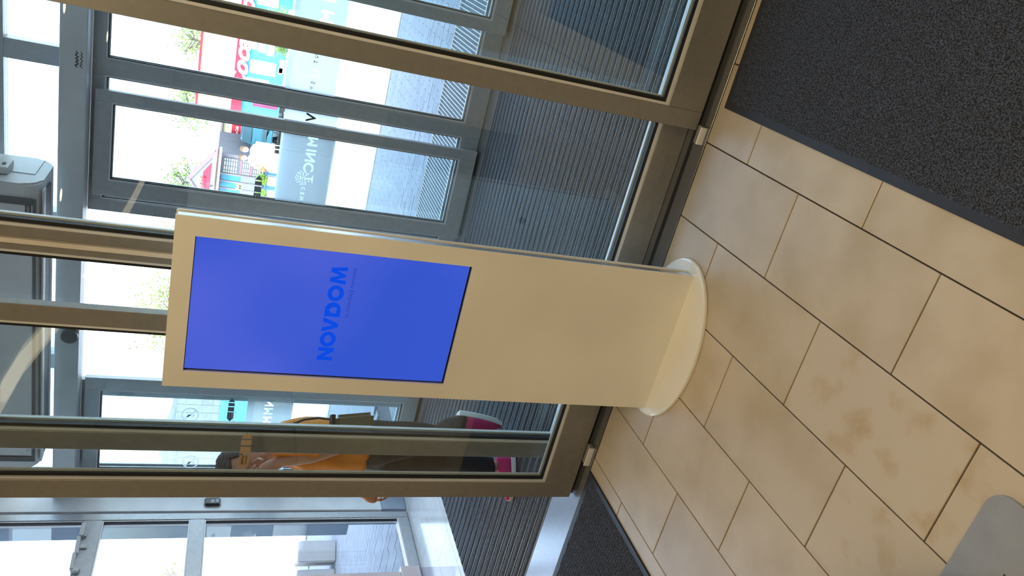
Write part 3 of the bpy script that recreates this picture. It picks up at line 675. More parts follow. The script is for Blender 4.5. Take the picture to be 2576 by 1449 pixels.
B = [(w(-2.495, 0, 0.92), (0.115, 0.155, 0.10)), (w(-2.50, 0, 1.04), (0.105, 0.145, 0.09)), (w(-2.50, 0, 1.17), (0.110, 0.150, 0.09)), (w(-2.50, 0, 1.275), (0.080, 0.125, 0.05)), (w(-2.545, 0, 1.335), 0.050), (w(-2.575, 0, 1.395), 0.047),
     (w(-2.50, 0.08, 0.85), 0.095), (w(-2.545, 0.07, 0.66), 0.076), (w(-2.565, 0.065, 0.47), 0.056), (w(-2.575, 0.06, 0.32), 0.050), (w(-2.605, 0.055, 0.12), 0.034),
     (w(-2.47, -0.08, 0.85), 0.095), (w(-2.435, -0.07, 0.67), 0.076), (w(-2.43, -0.065, 0.475), 0.056), (w(-2.36, -0.06, 0.41), 0.048), (w(-2.30, -0.055, 0.345), 0.034),
     (w(-2.475, -0.165, 1.275), 0.052), (w(-2.475, -0.215, 1.15), 0.045), (w(-2.50, -0.235, 1.01), 0.040), (w(-2.56, -0.205, 1.13), 0.037), (w(-2.60, -0.155, 1.265), 0.026), (w(-2.625, -0.135, 1.31), (0.032, 0.020, 0.034)), (w(-2.645, -0.12, 1.345), (0.032, 0.018, 0.030)),
     (w(-2.51, 0.16, 1.275), 0.052), (w(-2.60, 0.19, 1.14), 0.045), (w(-2.66, 0.20, 1.01), 0.038), (w(-2.745, 0.19, 0.90), 0.033), (w(-2.815, 0.18, 0.80), 0.024), (w(-2.83, 0.18, 0.775), (0.030, 0.024, 0.032)), (w(-2.838, 0.175, 0.755), (0.028, 0.020, 0.026))]
E_ = [(0, 1), (1, 2), (2, 3), (3, 4), (4, 5), (0, 6), (6, 7), (7, 8), (8, 9), (9, 10), (0, 11), (11, 12), (12, 13), (13, 14), (14, 15), (3, 16), (16, 17), (17, 18), (18, 19), (19, 20), (20, 21), (21, 22), (3, 23), (23, 24), (24, 25), (25, 26), (26, 27), (27, 28), (28, 29)]
def head_mesh(cx_, cy_, cz_, tilt):
    """head facing -X, joined to the body mesh"""
    bm = bmesh.new(); bmesh.ops.create_uvsphere(bm, u_segments=40, v_segments=28, radius=1.0)
    for v in bm.verts:
        x, y, z = v.co
        w = 1.0 - 0.28*max(0, -z)**1.5; X_ = x*0.092*w; Y_ = y*0.074*(1-0.30*max(0, -z)); Z_ = z*0.118
        if x < 0:
            X_ += -0.012*math.exp(-((z+0.95)/0.22)**2)*(abs(y) < 0.5)                       # chin
            X_ += -0.030*math.exp(-((z+0.12)/0.16)**2 - (y/0.16)**2)                        # nose
            X_ += -0.010*math.exp(-((z-0.10)/0.10)**2 - (y/0.12)**2)
            X_ += 0.012*math.exp(-((z-0.08)/0.10)**2 - ((abs(y)-0.38)/0.20)**2)             # sockets
            X_ += -0.006*math.exp(-((z-0.28)/0.10)**2)                                      # brow
            X_ += -0.010*math.exp(-((z+0.46)/0.06)**2 - (y/0.28)**2) - 0.010*math.exp(-((z+0.60)/0.06)**2 - (y/0.26)**2)
        v.co = (X_, Y_, Z_)
    for s in (-1, 1):
        d = bmesh.ops.create_uvsphere(bm, u_segments=12, v_segments=8, radius=1.0)['verts']
        for v in d: v.co = (v.co.x*0.018 + 0.012, s*0.074 + v.co.y*0.009, v.co.z*0.030 - 0.002)
    mt = Matrix.Translation((cx_, cy_, cz_)) @ Matrix.Rotation(-tilt, 4, 'Y')
    bm.transform(mt); return bm, mt
bd = hull_mesh('body', B, E_, SKIN, wo, 0.0075, 5)
hb, hm = head_mesh(w(-2.612, 0, 1.445)[0], 0, w(-2.612, 0, 1.445)[2], math.radians(13))
tmp = bpy.data.meshes.new('h'); hb.to_mesh(tmp); hb.free()
fing = bmesh.new()
def finger(p, segs, r):
    for k, (a, b_) in enumerate(zip(segs, segs[1:])):
        add_cyl(fing, a, b_, r*(1-0.12*k), r*(1-0.12*(k+1)), 8)
        d = bmesh.ops.create_uvsphere(fing, u_segments=8, v_segments=6, radius=r*(1-0.12*(k+1)))['verts']
        for v in d: v.co += Vector(b_)
def hand(base, fwd, up, side, curl):
    base = Vector(base); f, u, s_ = Vector(fwd).normalized(), Vector(up).normalized(), Vector(side).normalized()
    for i, (off, L) in enumerate(((-0.027, 0.060), (-0.009, 0.070), (0.009, 0.066), (0.027, 0.052))):
        p = base + s_*off; seg = [p]; ang = 0
        for k in range(3):
            ang += curl; p = p + (f*math.cos(ang) + u*math.sin(ang))*L*(0.45, 0.32, 0.23)[k]; seg.append(p)
        finger(None, [tuple(q) for q in seg], 0.0088 if i < 3 else 0.0078)
    p = base - f*0.045 - s_*0.028; q = p + (f*0.6 - s_*0.75 + u*0.25)*0.034; r_ = q + (f*0.95 - s_*0.1 + u*0.35)*0.028
    finger(None, [tuple(p), tuple(q), tuple(r_)], 0.0105)
hp = w(-2.655, -0.115, 1.37)
hand(hp, (-0.45, 0.25, 0.80), (-0.35, 0.90, -0.30), (-0.8, -0.3, -0.5), 0.40)
hp = w(-2.846, 0.172, 0.738)
hand(hp, (-0.30, 0.0, -0.95), (0.90, -0.1, -0.35), (0.0, -1.0, 0.0), 0.40)
tf = bpy.data.meshes.new('f'); fing.to_mesh(tf); fing.free()
jb = bmesh.new(); jb.from_mesh(bd.data); jb.from_mesh(tmp); jb.from_mesh(tf); jb.to_mesh(bd.data); jb.free()
for p in bd.data.polygons: p.use_smooth = True
bpy.data.meshes.remove(tmp); bpy.data.meshes.remove(tf)
EYE = mat('eye_dark', (0.03, 0.02, 0.015), 0.3); LIP = mat('lip', (0.42, 0.12, 0.10), 0.5)
for s in (-1, 1):
    bm = bmesh.new(); bmesh.ops.create_uvsphere(bm, u_segments=12, v_segments=8, radius=0.0085); bm.transform(hm @ Matrix.Translation((-0.080, s*0.029, 0.010)) @ Matrix.Diagonal((0.7, 1.3, 0.8, 1)))
    own(bm_obj('eye', bm, EYE, smooth=True))
    bm = bmesh.new(); add_cyl(bm, (-0.087, s*0.014, 0.028), (-0.079, s*0.045, 0.030), 0.0035, 0.002, 6); bm.transform(hm); own(bm_obj('eyebrow', bm, HAIR))
bm = bmesh.new(); bmesh.ops.create_uvsphere(bm, u_segments=12, v_segments=8, radius=1); bm.transform(hm @ Matrix.Translation((-0.086, 0, -0.062)) @ Matrix.Diagonal((0.010, 0.022, 0.006, 1)))
own(bm_obj('mouth', bm, LIP, smooth=True))
bm = bmesh.new(); bmesh.ops.create_uvsphere(bm, u_segments=48, v_segments=32, radius=1.0)
dl = []
for v in bm.verts:
    x, y, z = v.co
    if (x < -0.25 and z < 0.74) or (x < 0.30 and z < 0.42) or z < -0.50 or (x < 0.55 and z < -0.05): dl.append(v)
    k = 1.0 + 0.05*noise.noise(Vector((x*6, y*6, z*3)))
    v.co = (x*0.099*k + 0.004, y*0.081*k, z*0.124*k + 0.004)
bmesh.ops.delete(bm, geom=dl, context='VERTS'); bm.transform(hm)
hr = bm_obj('hair', bm, HAIR, smooth=True); own(hr); md = hr.modifiers.new('s', 'SOLIDIFY'); md.thickness = 0.012; md.offset = -0.8
# clothing over the body
SH = [(w(-2.495, 0, 0.885), (0.145, 0.182, 0.045)), (w(-2.495, 0, 1.00), (0.150, 0.174, 0.08)), (w(-2.485, 0, 1.15), (0.144, 0.170, 0.09)), (w(-2.475, 0, 1.275), (0.105, 0.142, 0.045)), (w(-2.52, 0, 1.32), (0.062, 0.072, 0.03)),
      (w(-2.475, -0.165, 1.278), 0.070), (w(-2.47, -0.215, 1.18), 0.072), (w(-2.475, -0.23, 1.10), (0.078, 0.068, 0.03)), (w(-2.51, 0.16, 1.278), 0.068), (w(-2.59, 0.19, 1.15), 0.068), (w(-2.62, 0.20, 1.09), (0.070, 0.066, 0.03))]
hull_mesh('shirt', SH, [(0, 1), (1, 2), (2, 3), (3, 4), (3, 5), (5, 6), (6, 7), (3, 8), (8, 9), (9, 10)], ORANGE, wo, 0.009, 6, 0.014)
TR = [(w(-2.495, 0, 0.93), (0.118, 0.160, 0.06)), (w(-2.505, 0.075, 0.80), (0.110, 0.100, 0.10)), (w(-2.545, 0.07, 0.64), 0.092), (w(-2.560, 0.065, 0.47), 0.076), (w(-2.575, 0.06, 0.30), 0.069), (w(-2.605, 0.055, 0.14), (0.056, 0.053, 0.03)),
      (w(-2.465, -0.08, 0.80), (0.118, 0.102, 0.10)), (w(-2.435, -0.07, 0.64), 0.094), (w(-2.435, -0.065, 0.485), 0.076), (w(-2.365, -0.06, 0.42), 0.066), (w(-2.315, -0.055, 0.365), 0.052)]
hull_mesh('trousers', TR, [(0, 1), (1, 2), (2, 3), (3, 4), (4, 5), (0, 6), (6, 7), (7, 8), (8, 9), (9, 10), (1, 6)], NAVY, wo, 0.009, 6, 0.008)
def shoe(mt):
    """sports shoe: toe to -X, sole at z=0"""
    L = 0.245; prof = []
    def outline(t_):   # 0 heel .. 1 toe
        return (0.030 + 0.016*math.sin(PI*min(1, t_*1.15))) * (1 - max(0, t_-0.80)**2*14)
    N = 16; NS = 14
    up = bmesh.new(); rows = []
    for i in range(N+1):
        t_ = i/N; x = 0.055 - L*t_; w = max(0.006, outline(t_)) if 0 < t_ < 1 else 0.012
        hh = 0.085 if t_ < 0.25 else 0.085 - (t_-0.25)*0.075
        if t_ < 0.05: hh *= 0.9
        hh = max(0.020, hh)*(1 - max(0, t_-0.85)*1.8)
        rows.append([up.verts.new((x, w*math.cos(a), 0.020 + hh*max(0, math.sin(a))**0.7)) for a in [PI*k/NS for k in range(NS+1)]])
    for A, B_ in zip(rows, rows[1:]):
        for k in range(NS): up.faces.new((A[k], A[k+1], B_[k+1], B_[k]))
        up.faces.new((A[0], B_[0], B_[NS], A[NS]))
    up.faces.new(rows[0]); up.faces.new(rows[-1][::-1]); up.transform(mt)
    so_ = bmesh.new(); R_ = []
    for z, f in ((0.0, 0.93), (0.006, 1.03), (0.026, 1.05), (0.030, 1.0)):
        ring = []
        for i in range(N+1): t_ = i/N; ring.append((0.055 - L*t_ + (0.004*f if i == 0 else (-0.004*f if i == N else 0)), max(0.010, outline(t_))*f, z + (0.010*(t_-0.85)*6 if t_ > 0.85 and z < 0.02 else 0)))
        ring += [(x, -y, z_) for x, y, z_ in ring[::-1]]
        R_.append([so_.verts.new(p) for p in ring])
    for A, B_ in zip(R_, R_[1:]):
        n = len(A)
        for k in range(n): so_.faces.new((A[k], A[(k+1) % n], B_[(k+1) % n], B_[k]))
    so_.faces.new(R_[0][::-1]); so_.faces.new(R_[-1]); so_.transform(mt)
    u_ = own(bm_obj('shoe', up, MAG, smooth=True)); q_ = bm_obj('sole', so_, SOLE); q_.parent = u_
f1 = w(-2.600, 0.055, 0.0); shoe(Matrix.Translation((f1[0], 0.055, 0.001)))
f2 = w(-2.262, -0.055, 0.345); shoe(Matrix.Translation(f2) @ Matrix.Rotation(math.radians(12), 4, 'Z') @ Matrix.Rotation(math.radians(-80), 4, 'Y'))
# shoulder bag
bg_ = empty('shoulder_bag', (WX, WY, 0.005), WA); tag(bg_, 'olive-brown shoulder bag with a thin dark strap behind the woman in orange', 'bag')
bx0, bx1, bz0, bz1 = w(-2.395, -0.24, 0.85)[0], w(-2.275, -0.24, 0.85)[0], w(-2.3, -0.24, 0.852)[2], w(-2.3, -0.24, 1.045)[2]
bm = bmesh.new(); add_box(bm, bx0, bx1, -0.285, -0.205, bz0, bz1)
for v in bm.verts:
    if v.co.z > bz1 - 0.05: v.co.x += (0.0 if v.co.x < (bx0+bx1)/2 else -0.022)
bmesh.ops.bevel(bm, geom=list(bm.edges), offset=0.018, segments=3, affect='EDGES'); o = bm_obj('bag_body', bm, OLIVE); o.parent = bg_
for nm, a_, m_ in (('top_band', (bx0-0.002, bx1-0.020, -0.283, -0.207, bz1+0.0005, bz1+0.018), NAVY), ('zip', (bx0+0.02, bx0+0.17*0+0.026, -0.289, -0.2855, bz0+0.02, bz1-0.02), BEAD)):
    o = box(nm, *a_, m_, None, 0.001); o.parent = bg_
bm = bmesh.new(); sp_ = [w(-2.330, -0.215, 1.055), w(-2.322, -0.20, 1.12), w(-2.335, -0.185, 1.19), w(-2.385, -0.17, 1.27), w(-2.445, -0.14, 1.345), w(-2.49, -0.05, 1.36)]
for a, b_ in zip(sp_, sp_[1:]): add_cyl(bm, a, b_, 0.006, n=8)
o = bm_obj('strap', bm, mat('brown_strap', (0.09, 0.055, 0.05), 0.6)); o.parent = bg_

# ------------------------------------------------------------------ outside ground
gr = struct(box('ground', -70, 40, 9.24, 120, -0.2, -0.02, GRND))
gb = struct(box('pavement', -40, 12, 5.37, 9.06, -0.2, -0.022, BED))
gb2 = struct(box('pavement', -40, -4.46, 2.91, 5.36, -0.2, -0.022, BED))
kb = struct(box('kerb', -40, 12, 9.07, 9.23, -0.2, 0.0, CONC))
# outdoor scraper grating: bars running out from the door
ga = empty('scraper_grating', (-1.5, 6.0, -0.03)); tag(ga, 'steel scraper grating with close pale bars, outside the doors', 'grating')
rel(box('tray', -4.2, 1.2, 5.45, 6.60, -0.0218, -0.018, mat('grating_tray_grey', (0.12, 0.15, 0.18), 0.8)), ga)  # dark blue-grey tray under the pale bars
gb0 = box('grating_bar', 0, 0.005, 5.46, 6.59, -0.018, 0.0, mat('galvanised_bar', (0.50, 0.52, 0.54), 0.4, 0.5)); k = 0
x = 1.19
while x > -4.19:
    o = gb0 if k == 0 else gb0.copy()
    if k: C.objects.link(o)
    rel(o, ga); o.location = (x, 0, 0); x -= 0.0333; k += 1
rel(box('edge_bar', -4.2, 1.2, 6.592, 6.600, -0.0178, 0.001, BEAD), ga)
# pavers in running bond: the nearest as parts, the rest joined
def paver_bm(): bm = bmesh.new(); vs = add_box(bm, -0.0985, 0.0985, -0.0445, 0.0445, -0.02, 0.0); return bm
pv = paver_bm(); me = bpy.data.meshes.new('paver'); pv.to_mesh(pv_me := me); pv.free(); me.materials.append(PAVE)
cells = []
for r_ in range(0, 62):
    y = 6.66 + 0.0925*r_ if r_ < 26 else None
    if y is None: break
    for c in range(-42, 8): cells.append((c*0.2 + (0.1 if r_ % 2 else 0) - 0.08, y))
for r_ in range(0, 40):
    y = 2.97 + 0.0925*r_
    for c in range(0, 22):
        x = -4.62 - c*0.2 - (0.1 if r_ % 2 else 0); cells.append((x, y))
def vis(c):
    x, y = c
    return (-3.3 < x < 0.0 and y > 6.6) or (x < -4.5 and y > 3.8 and y + x*0.75 < 3)
cand = sorted([c for c in cells if vis(c)], key=lambda c: c[0]**2 + c[1]**2)[:298]; cs_ = set(cand)
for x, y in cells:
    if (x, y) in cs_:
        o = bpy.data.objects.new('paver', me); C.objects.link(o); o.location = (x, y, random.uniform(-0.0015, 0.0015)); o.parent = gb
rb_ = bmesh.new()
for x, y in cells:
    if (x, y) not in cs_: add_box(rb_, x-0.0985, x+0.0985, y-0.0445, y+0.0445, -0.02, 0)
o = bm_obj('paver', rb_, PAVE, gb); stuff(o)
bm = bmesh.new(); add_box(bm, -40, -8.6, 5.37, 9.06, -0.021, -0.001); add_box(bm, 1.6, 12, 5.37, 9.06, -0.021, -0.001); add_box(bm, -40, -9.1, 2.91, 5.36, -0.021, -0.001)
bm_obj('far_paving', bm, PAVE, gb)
# concrete cube seats outside the left window
for i, (x, y, w, lab) in enumerate(((-6.86, 7.00, 0.24, 'white concrete block on the paving outside the left window, the one nearer the doors'), (-7.20, 6.62, 0.62, 'white concrete block on the paving outside the left window, the one farther left'))):
    e = empty('concrete_block', (x, y, 0), math.radians(52)); tag(e, lab, 'block')
    bm = bmesh.new(); add_box(bm, -w/2, w/2, 0, 0.40, -0.0, 0.44); bmesh.ops.bevel(bm, geom=list(bm.edges), offset=0.012, segments=2, affect='EDGES')
    q = bm_obj('block', bm, CONC); q.parent = e
# lawn and low wall beyond
hb_ = box('low_wall', -14, -9.2, 13.0, 13.3, -0.02, 0.45, CONC); tag(hb_, 'low white concrete wall far outside the left window', 'wall')

# ------------------------------------------------------------------ snack trailer with red valance
RED = mat('valance_red', (0.55, 0.01, 0.04), 0.6); CREAM = mat('cream_canvas', (0.66, 0.55, 0.33), 0.8); WSC = mat('white_script', (0.95, 0.90, 0.92), 0.6)
CYAN = mat('cyan_panel', (0.05, 0.36, 0.44), 0.5); PINKM = mat('pink_post', (0.30, 0.15, 0.17), 0.6); CARD = mat('white_card', (0.92, 0.92, 0.92), 0.6); BLUEP = mat('blue_panel', (0.03, 0.17, 0.50), 0.5); GREYP = mat('mauve_grey_frame', (0.20, 0.165, 0.20), 0.6)
sc_ = empty('snack_trailer', (-3.0, 25, 0)); tag(sc_, 'cyan and cream snack trailer with a red band of white script, outside the right panes', 'trailer')
T = lambda o: rel(o, sc_)
T(box('upper_side', -6.6, 2.0, 25.05, 27.4, 1.62, 2.56, CREAM)); T(box('red_valance', -6.62, 2.02, 25.0, 25.05, 1.315, 1.615, RED))
T(box('lower_side', -6.6, 2.0, 25.08, 27.4, 0.20, 1.61, CYAN)); T(box('roof_edge', -6.65, 2.05, 24.98, 27.5, 2.565, 2.62, RED))
T(box('corner_post', -6.68, -6.62, 24.99, 25.07, 0.0, 2.56, RED)); T(box('corner_post', -6.10, -6.04, 24.97, 25.04, 1.62, 2.56, PINKM))
T(text('script_lettering', 'Coca-Cola', 0.62, WSC, None, -4.35, 24.995, 1.44, False, 'CENTER', 0.02, 0.35, 3.2, depth=0.003))
T(text('script_lettering', 'Coca-Cola', 0.62, WSC, None, -0.6, 24.995, 1.44, False, 'CENTER', 0.02, 0.35, 3.2, depth=0.003))
for x0, x1, z0, z1 in ((-4.6, -4.15, 1.05, 1.28), (-4.65, -4.2, 0.80, 1.02), (-4.70, -4.25, 0.55, 0.77), (-5.3, -4.9, 0.45, 1.2), (-5.75, -5.45, 0.6, 1.25), (-3.9, -3.45, 0.95, 1.25), (-3.95, -3.5, 0.62, 0.90), (-3.3, -2.9, 0.6, 1.2), (-5.2, -5.0, 0.25, 0.38)):
    T(box('menu_card', x0, x1, 25.055, 25.078, z0, z1, CARD, None, 0.004))
T(box('purple_card', -5.15, -4.75, 25.055, 25.078, 0.22, 0.36, mat('lilac_card', (0.55, 0.35, 0.75), 0.6)))
T(box('poster_panel', -6.3, -5.8, 25.055, 25.078, 0.25, 1.0, mat('plum_panel', (0.16, 0.03, 0.10), 0.6)))
T(cyl('lamp_disc', (-6.05, 25.05, 0.42), (-6.05, 25.02, 0.42), 0.13, mat('coral_disc', (0.7, 0.12, 0.10), 0.6), n=18))
for x in (-6.2, -1.0, 1.6):
    T(cyl('wheel', (x, 25.12, 0.2), (x, 25.35, 0.2), 0.2, BLACK, n=20))

# ------------------------------------------------------------------ snack hut with gable
sh = empty('snack_hut', (-9.0, 25, 0)); tag(sh, 'small gabled snack hut with a dark menu board and blue windows, beyond the frosted band', 'hut')
H_ = lambda o: rel(o, sh)
H_(box('body', -9.9, -7.95, 25.10, 27.5, 0.02, 1.85, GREYP))
bm = bmesh.new(); mh = Matrix(((1, 0, 0, 0), (0, 0, -1, 24.96), (0, 1, 0, 0), (0, 0, 0, 1)))
prism(bm, [(-9.85, 1.98), (-7.98, 1.98), (-8.87, 2.58)], [], 0.10, mh); H_(bm_obj('gable', bm, mat('gable_grey', (0.24, 0.25, 0.26), 0.7)))
for a, b_ in (((-7.88, 1.93), (-8.87, 2.66)), ((-8.87, 2.66), (-9.95, 1.93))):
    bm = bmesh.new(); prism(bm, [(a[0], a[1]), (b_[0], b_[1]), (b_[0], b_[1]-0.10), (a[0], a[1]-0.08)], [], 0.22, Matrix(((1, 0, 0, 0), (0, 0, -1, 24.90), (0, 1, 0, 0), (0, 0, 0, 1)))); H_(bm_obj('roof_slope', bm, PINKM))
bm = bmesh.new(); prism(bm, [(-9.3, 1.99), (-8.25, 1.99), (-8.6, 2.22), (-9.2, 2.12)], [], 0.012, Matrix(((1, 0, 0, 0), (0, 0, -1, 24.945), (0, 1, 0, 0), (0, 0, 0, 1)))); H_(bm_obj('painted_swoosh', bm, mat('crimson', (0.35, 0.02, 0.06), 0.6)))
H_(text('lettering', 'MYAMYAM', 0.15, mat('orange_letter', (0.9, 0.45, 0.25), 0.6), None, -8.98, 24.93, 2.28, bold=0.004, width=0.50)); H_(text('lettering', 'MYAMYAM', 0.15, RED, None, -8.98, 24.925, 2.17, bold=0.006, width=0.55))
for z0, z1, m_, y_ in ((1.86, 1.89, WHITEP, 24.85), (1.80, 1.855, PINKM, 24.95), (1.73, 1.795, WHITEP, 24.80)):
    H_(box('eaves_board', -9.95, -7.75, y_, 25.09, z0, z1, m_))
H_(box('menu_board', -8.56, -8.06, 25.06, 25.099, 0.50, 1.68, mat('menu_slate', (0.10, 0.11, 0.13), 0.6)))
LN = mat('menu_print', (0.7, 0.7, 0.72), 0.6); RD2 = mat('menu_red', (0.5, 0.12, 0.16), 0.6)
for z in (1.10, 0.78): H_(box('menu_red_bar', -8.54, -8.09, 25.052, 25.0595, z, z+0.055, RD2))
bm = bmesh.new()
for z in (1.60, 1.53, 1.46, 1.39, 1.32, 1.25, 1.04, 0.98, 0.92, 0.86, 0.72, 0.66, 0.60, 0.55):
    for a, b_ in ((-8.14, -8.08), (-8.30, -8.18), (-8.44, -8.34), (-8.53, -8.48)): add_box(bm, a, b_, 25.052, 25.0595, z, z+0.030)
H_(bm_obj('menu_lines', bm, LN))
SKYB = mat('sky_blue_pane', (0.05, 0.22, 0.36), 0.3)
for x0, x1 in ((-8.80, -8.62), (-9.04, -8.86), (-9.6, -9.1)):
    H_(box('blue_pane', x0, x1, 25.06, 25.099, 1.10, 1.68, SKYB)); H_(box('grey_pane', x0, x1, 25.06, 25.099, 0.55, 1.095, mat('grey_pane', (0.22, 0.24, 0.27), 0.4)))
    H_(box('window_post', x1+0.005, x1+0.055, 25.03, 25.099, 0.45, 1.72, GREYP))
H_(text('lettering', 'M', 0.26, mat('yellow_letter', (0.95, 0.75, 0.15), 0.6), None, -8.97, 25.05, 1.12, bold=0.012, width=0.24))
H_(box('counter_front', -9.9, -7.90, 25.02, 25.099, 0.05, 0.44, BLUEP)); H_(box('counter_top', -9.95, -7.86, 24.85, 25.099, 0.441, 0.49, GREYP))
# drinks stall between
ds = empty('drinks_stall', (-7.4, 27.8, 0)); tag(ds, 'cream and red drinks stall behind the blue car, left of the trailer', 'stall')
D_ = lambda o: rel(o, ds)
D_(box('cream_back', -8.6, -7.72, 27.8, 28.6, 1.50, 1.80, CREAM)); D_(box('red_front', -8.6, -7.70, 27.76, 28.6, 1.13, 1.495, RED)); D_(box('base_wall', -8.6, -7.75, 27.8, 28.6, 0.0, 1.125, CARD))
D_(text('lettering', 'Coca-Cola', 0.14, WSC, None, -7.98, 27.75, 1.33, width=0.42, shear=0.3, bold=0.003))
D_(box('roof_rail', -8.6, -7.2, 27.7, 28.7, 1.81, 1.86, PINKM))

# ------------------------------------------------------------------ parked blue car
cr = empty('car', (-7.27, 26.4, 0)); tag(cr, 'light blue car parked between the snack trailer and the hut', 'car')
CB = mat('pale_blue_paint', (0.06, 0.20, 0.28), 0.25, 0.2); CG = mat('car_window', (0.05, 0.10, 0.14), 0.1)
bm = bmesh.new()
side = [(-0.56, 0.25), (0.56, 0.25), (0.59, 0.60), (0.56, 0.78), (0.46, 0.90), (0.37, 1.22), (-0.37, 1.22), (-0.46, 0.90), (-0.56, 0.78), (-0.59, 0.60)]
CX = -7.27
prism(bm, side, [], 1.95, Matrix(((1, 0, 0, CX), (0, 0, -1, 25.75), (0, 1, 0, 0), (0, 0, 0, 1)))); bmesh.ops.bevel(bm, geom=list(bm.edges), offset=0.03, segments=2, affect='EDGES')
rel(bm_obj('car_body', bm, CB), cr)
rel(box('windscreen', CX-0.38, CX+0.38, 25.72, 25.747, 0.90, 1.18, CG, None, 0.01), cr)
for s in (-1, 1):
    rel(cyl('headlamp', (CX+s*0.44, 25.74, 0.68), (CX+s*0.44, 25.71, 0.68), 0.09, ACL, n=16), cr)
    for yw in (26.1, 27.3): rel(cyl('wheel', (CX+s*0.46, yw, 0.28), (CX+s*0.585, yw, 0.28), 0.28, BLACK, n=20), cr)
rel(box('radiator_grille', CX-0.28, CX+0.28, 25.71, 25.747, 0.45, 0.58, CG, None, 0.01), cr)

# ------------------------------------------------------------------ people sitting outside, far
def sitter(x, y, face, top, lab, hairm):
    e = empty('person', (x, y, 0)); tag(e, lab, 'person')
    P_ = [((x, y, 0.50), 0.13), ((x, y, 0.72), 0.13), ((x, y, 0.92), 0.10), ((x, y, 1.0), 0.05), ((x-0.08, y, 0.47), 0.08), ((x-0.08, y-0.40, 0.47), 0.06), ((x-0.08, y-0.42, 0.08), 0.04), ((x+0.08, y, 0.47), 0.08), ((x+0.08, y-0.40, 0.47), 0.06), ((x+0.08, y-0.42, 0.08), 0.04), ((x-0.18, y, 0.88), 0.05), ((x-0.22, y-0.10, 0.66), 0.04), ((x-0.10, y-0.32, 0.60), 0.03), ((x+0.18, y, 0.88), 0.05), ((x+0.22, y-0.10, 0.66), 0.04), ((x+0.10, y-0.32, 0.60), 0.03)]
    skin_mesh('body', P_, [(0, 1), (1, 2), (2, 3), (0, 4), (4, 5), (5, 6), (0, 7), (7, 8), (8, 9), (2, 10), (10, 11), (11, 12), (2, 13), (13, 14), (14, 15)], top, e, sub=1)
    for nm, r, z, m_, dy in (('head', 0.095, 1.13, SKIN, 0), ('hair', 0.103, 1.155, hairm, 0.018)):
        bm = bmesh.new(); bmesh.ops.create_uvsphere(bm, u_segments=16, v_segments=12, radius=r); bm.transform(Matrix.Translation((x, y+dy, z)) @ Matrix.Diagonal((0.85, 1, 1.15, 1)))
        rel(bm_obj(nm, bm, m_, smooth=True), e)
    c_ = empty('garden_chair', (x, y+0.02, 0)); tag(c_, 'white garden chair under the ' + ('left-hand' if face else 'right-hand') + ' seated person outside', 'chair')
    rel(box('seat', x-0.22, x+0.22, y-0.22, y+0.22, 0.34, 0.37, CARD), c_); rel(box('backrest', x-0.22, x+0.22, y+0.19, y+0.22, 0.371, 0.85, CARD), c_)
    for sx_ in (-1, 1):
        for sy_ in (-1, 1): rel(cyl('leg', (x+sx_*0.2, y+sy_*0.19, 0), (x+sx_*0.2, y+sy_*0.19, 0.34), 0.015, CARD, n=6), c_)
BH = mat('brown_hair', (0.16, 0.08, 0.04), 0.8)
sitter(-6.95, 22.6, False, CARD, 'person in white seated outside before the blue car, nearer the trailer', BH)
sitter(-7.45, 23.4, True, mat('white_cloth', (0.85, 0.85, 0.88), 0.8), 'person in white seated outside before the blue car, nearer the hut', BH)

# ------------------------------------------------------------------ shrubs in troughs, trees
def leaf_cloud(name, c, rad, n, s, m, parent, seed):
    rng = np.random.RandomState(seed); th = rng.uniform(0, 2*PI, n); u = rng.uniform(-1, 1, n); q = rng.uniform(0.25, 1, n)**0.5
    cl = rng.normal(0, 0.13, (n, 3))
    P_ = np.stack([np.sqrt(1-u*u)*np.cos(th), np.sqrt(1-u*u)*np.sin(th), u], -1)*q[:, None]
    P_ = (np.round(P_*2.2)/2.2 + cl*1.3)*np.array(rad) + np.array(c)
    a = rng.normal(0, 1, (n, 3)); a /= np.linalg.norm(a, axis=1)[:, None]; b_ = np.cross(a, rng.normal(0, 1, (n, 3))); b_ /= np.linalg.norm(b_, axis=1)[:, None]
    V = np.stack([P_ + a*s, P_ + b_*s*0.5, P_ - a*s, P_ - b_*s*0.5], 1).reshape(-1, 3)
    me = bpy.data.meshes.new(name); F = np.arange(n*4).reshape(n, 4)
    me.vertices.add(len(V)); me.vertices.foreach_set('co', V.ravel()); me.loops.add(n*4); me.loops.foreach_set('vertex_index', F.ravel().astype(np.int32))
    me.polygons.add(n); me.polygons.foreach_set('loop_start', np.arange(0, n*4, 4, dtype=np.int32)); me.update(); me.validate()
    o = link(name, me, m); rel(o, parent); stuff(o); return o
G1 = leaf_mat('leaf_green', (0.22, 0.30, 0.05), (0.06, 0.12, 0.03)); G2 = leaf_mat('lime_leaf', (0.40, 0.62, 0.05), (0.12, 0.28, 0.02)); G3 = leaf_mat('orange_leaf', (0.75, 0.35, 0.15), (0.25, 0.28, 0.06))
TRK = mat('bark', (0.10, 0.08, 0.06), 0.9); POT = mat('planter_grey', (0.45, 0.47, 0.5), 0.7)
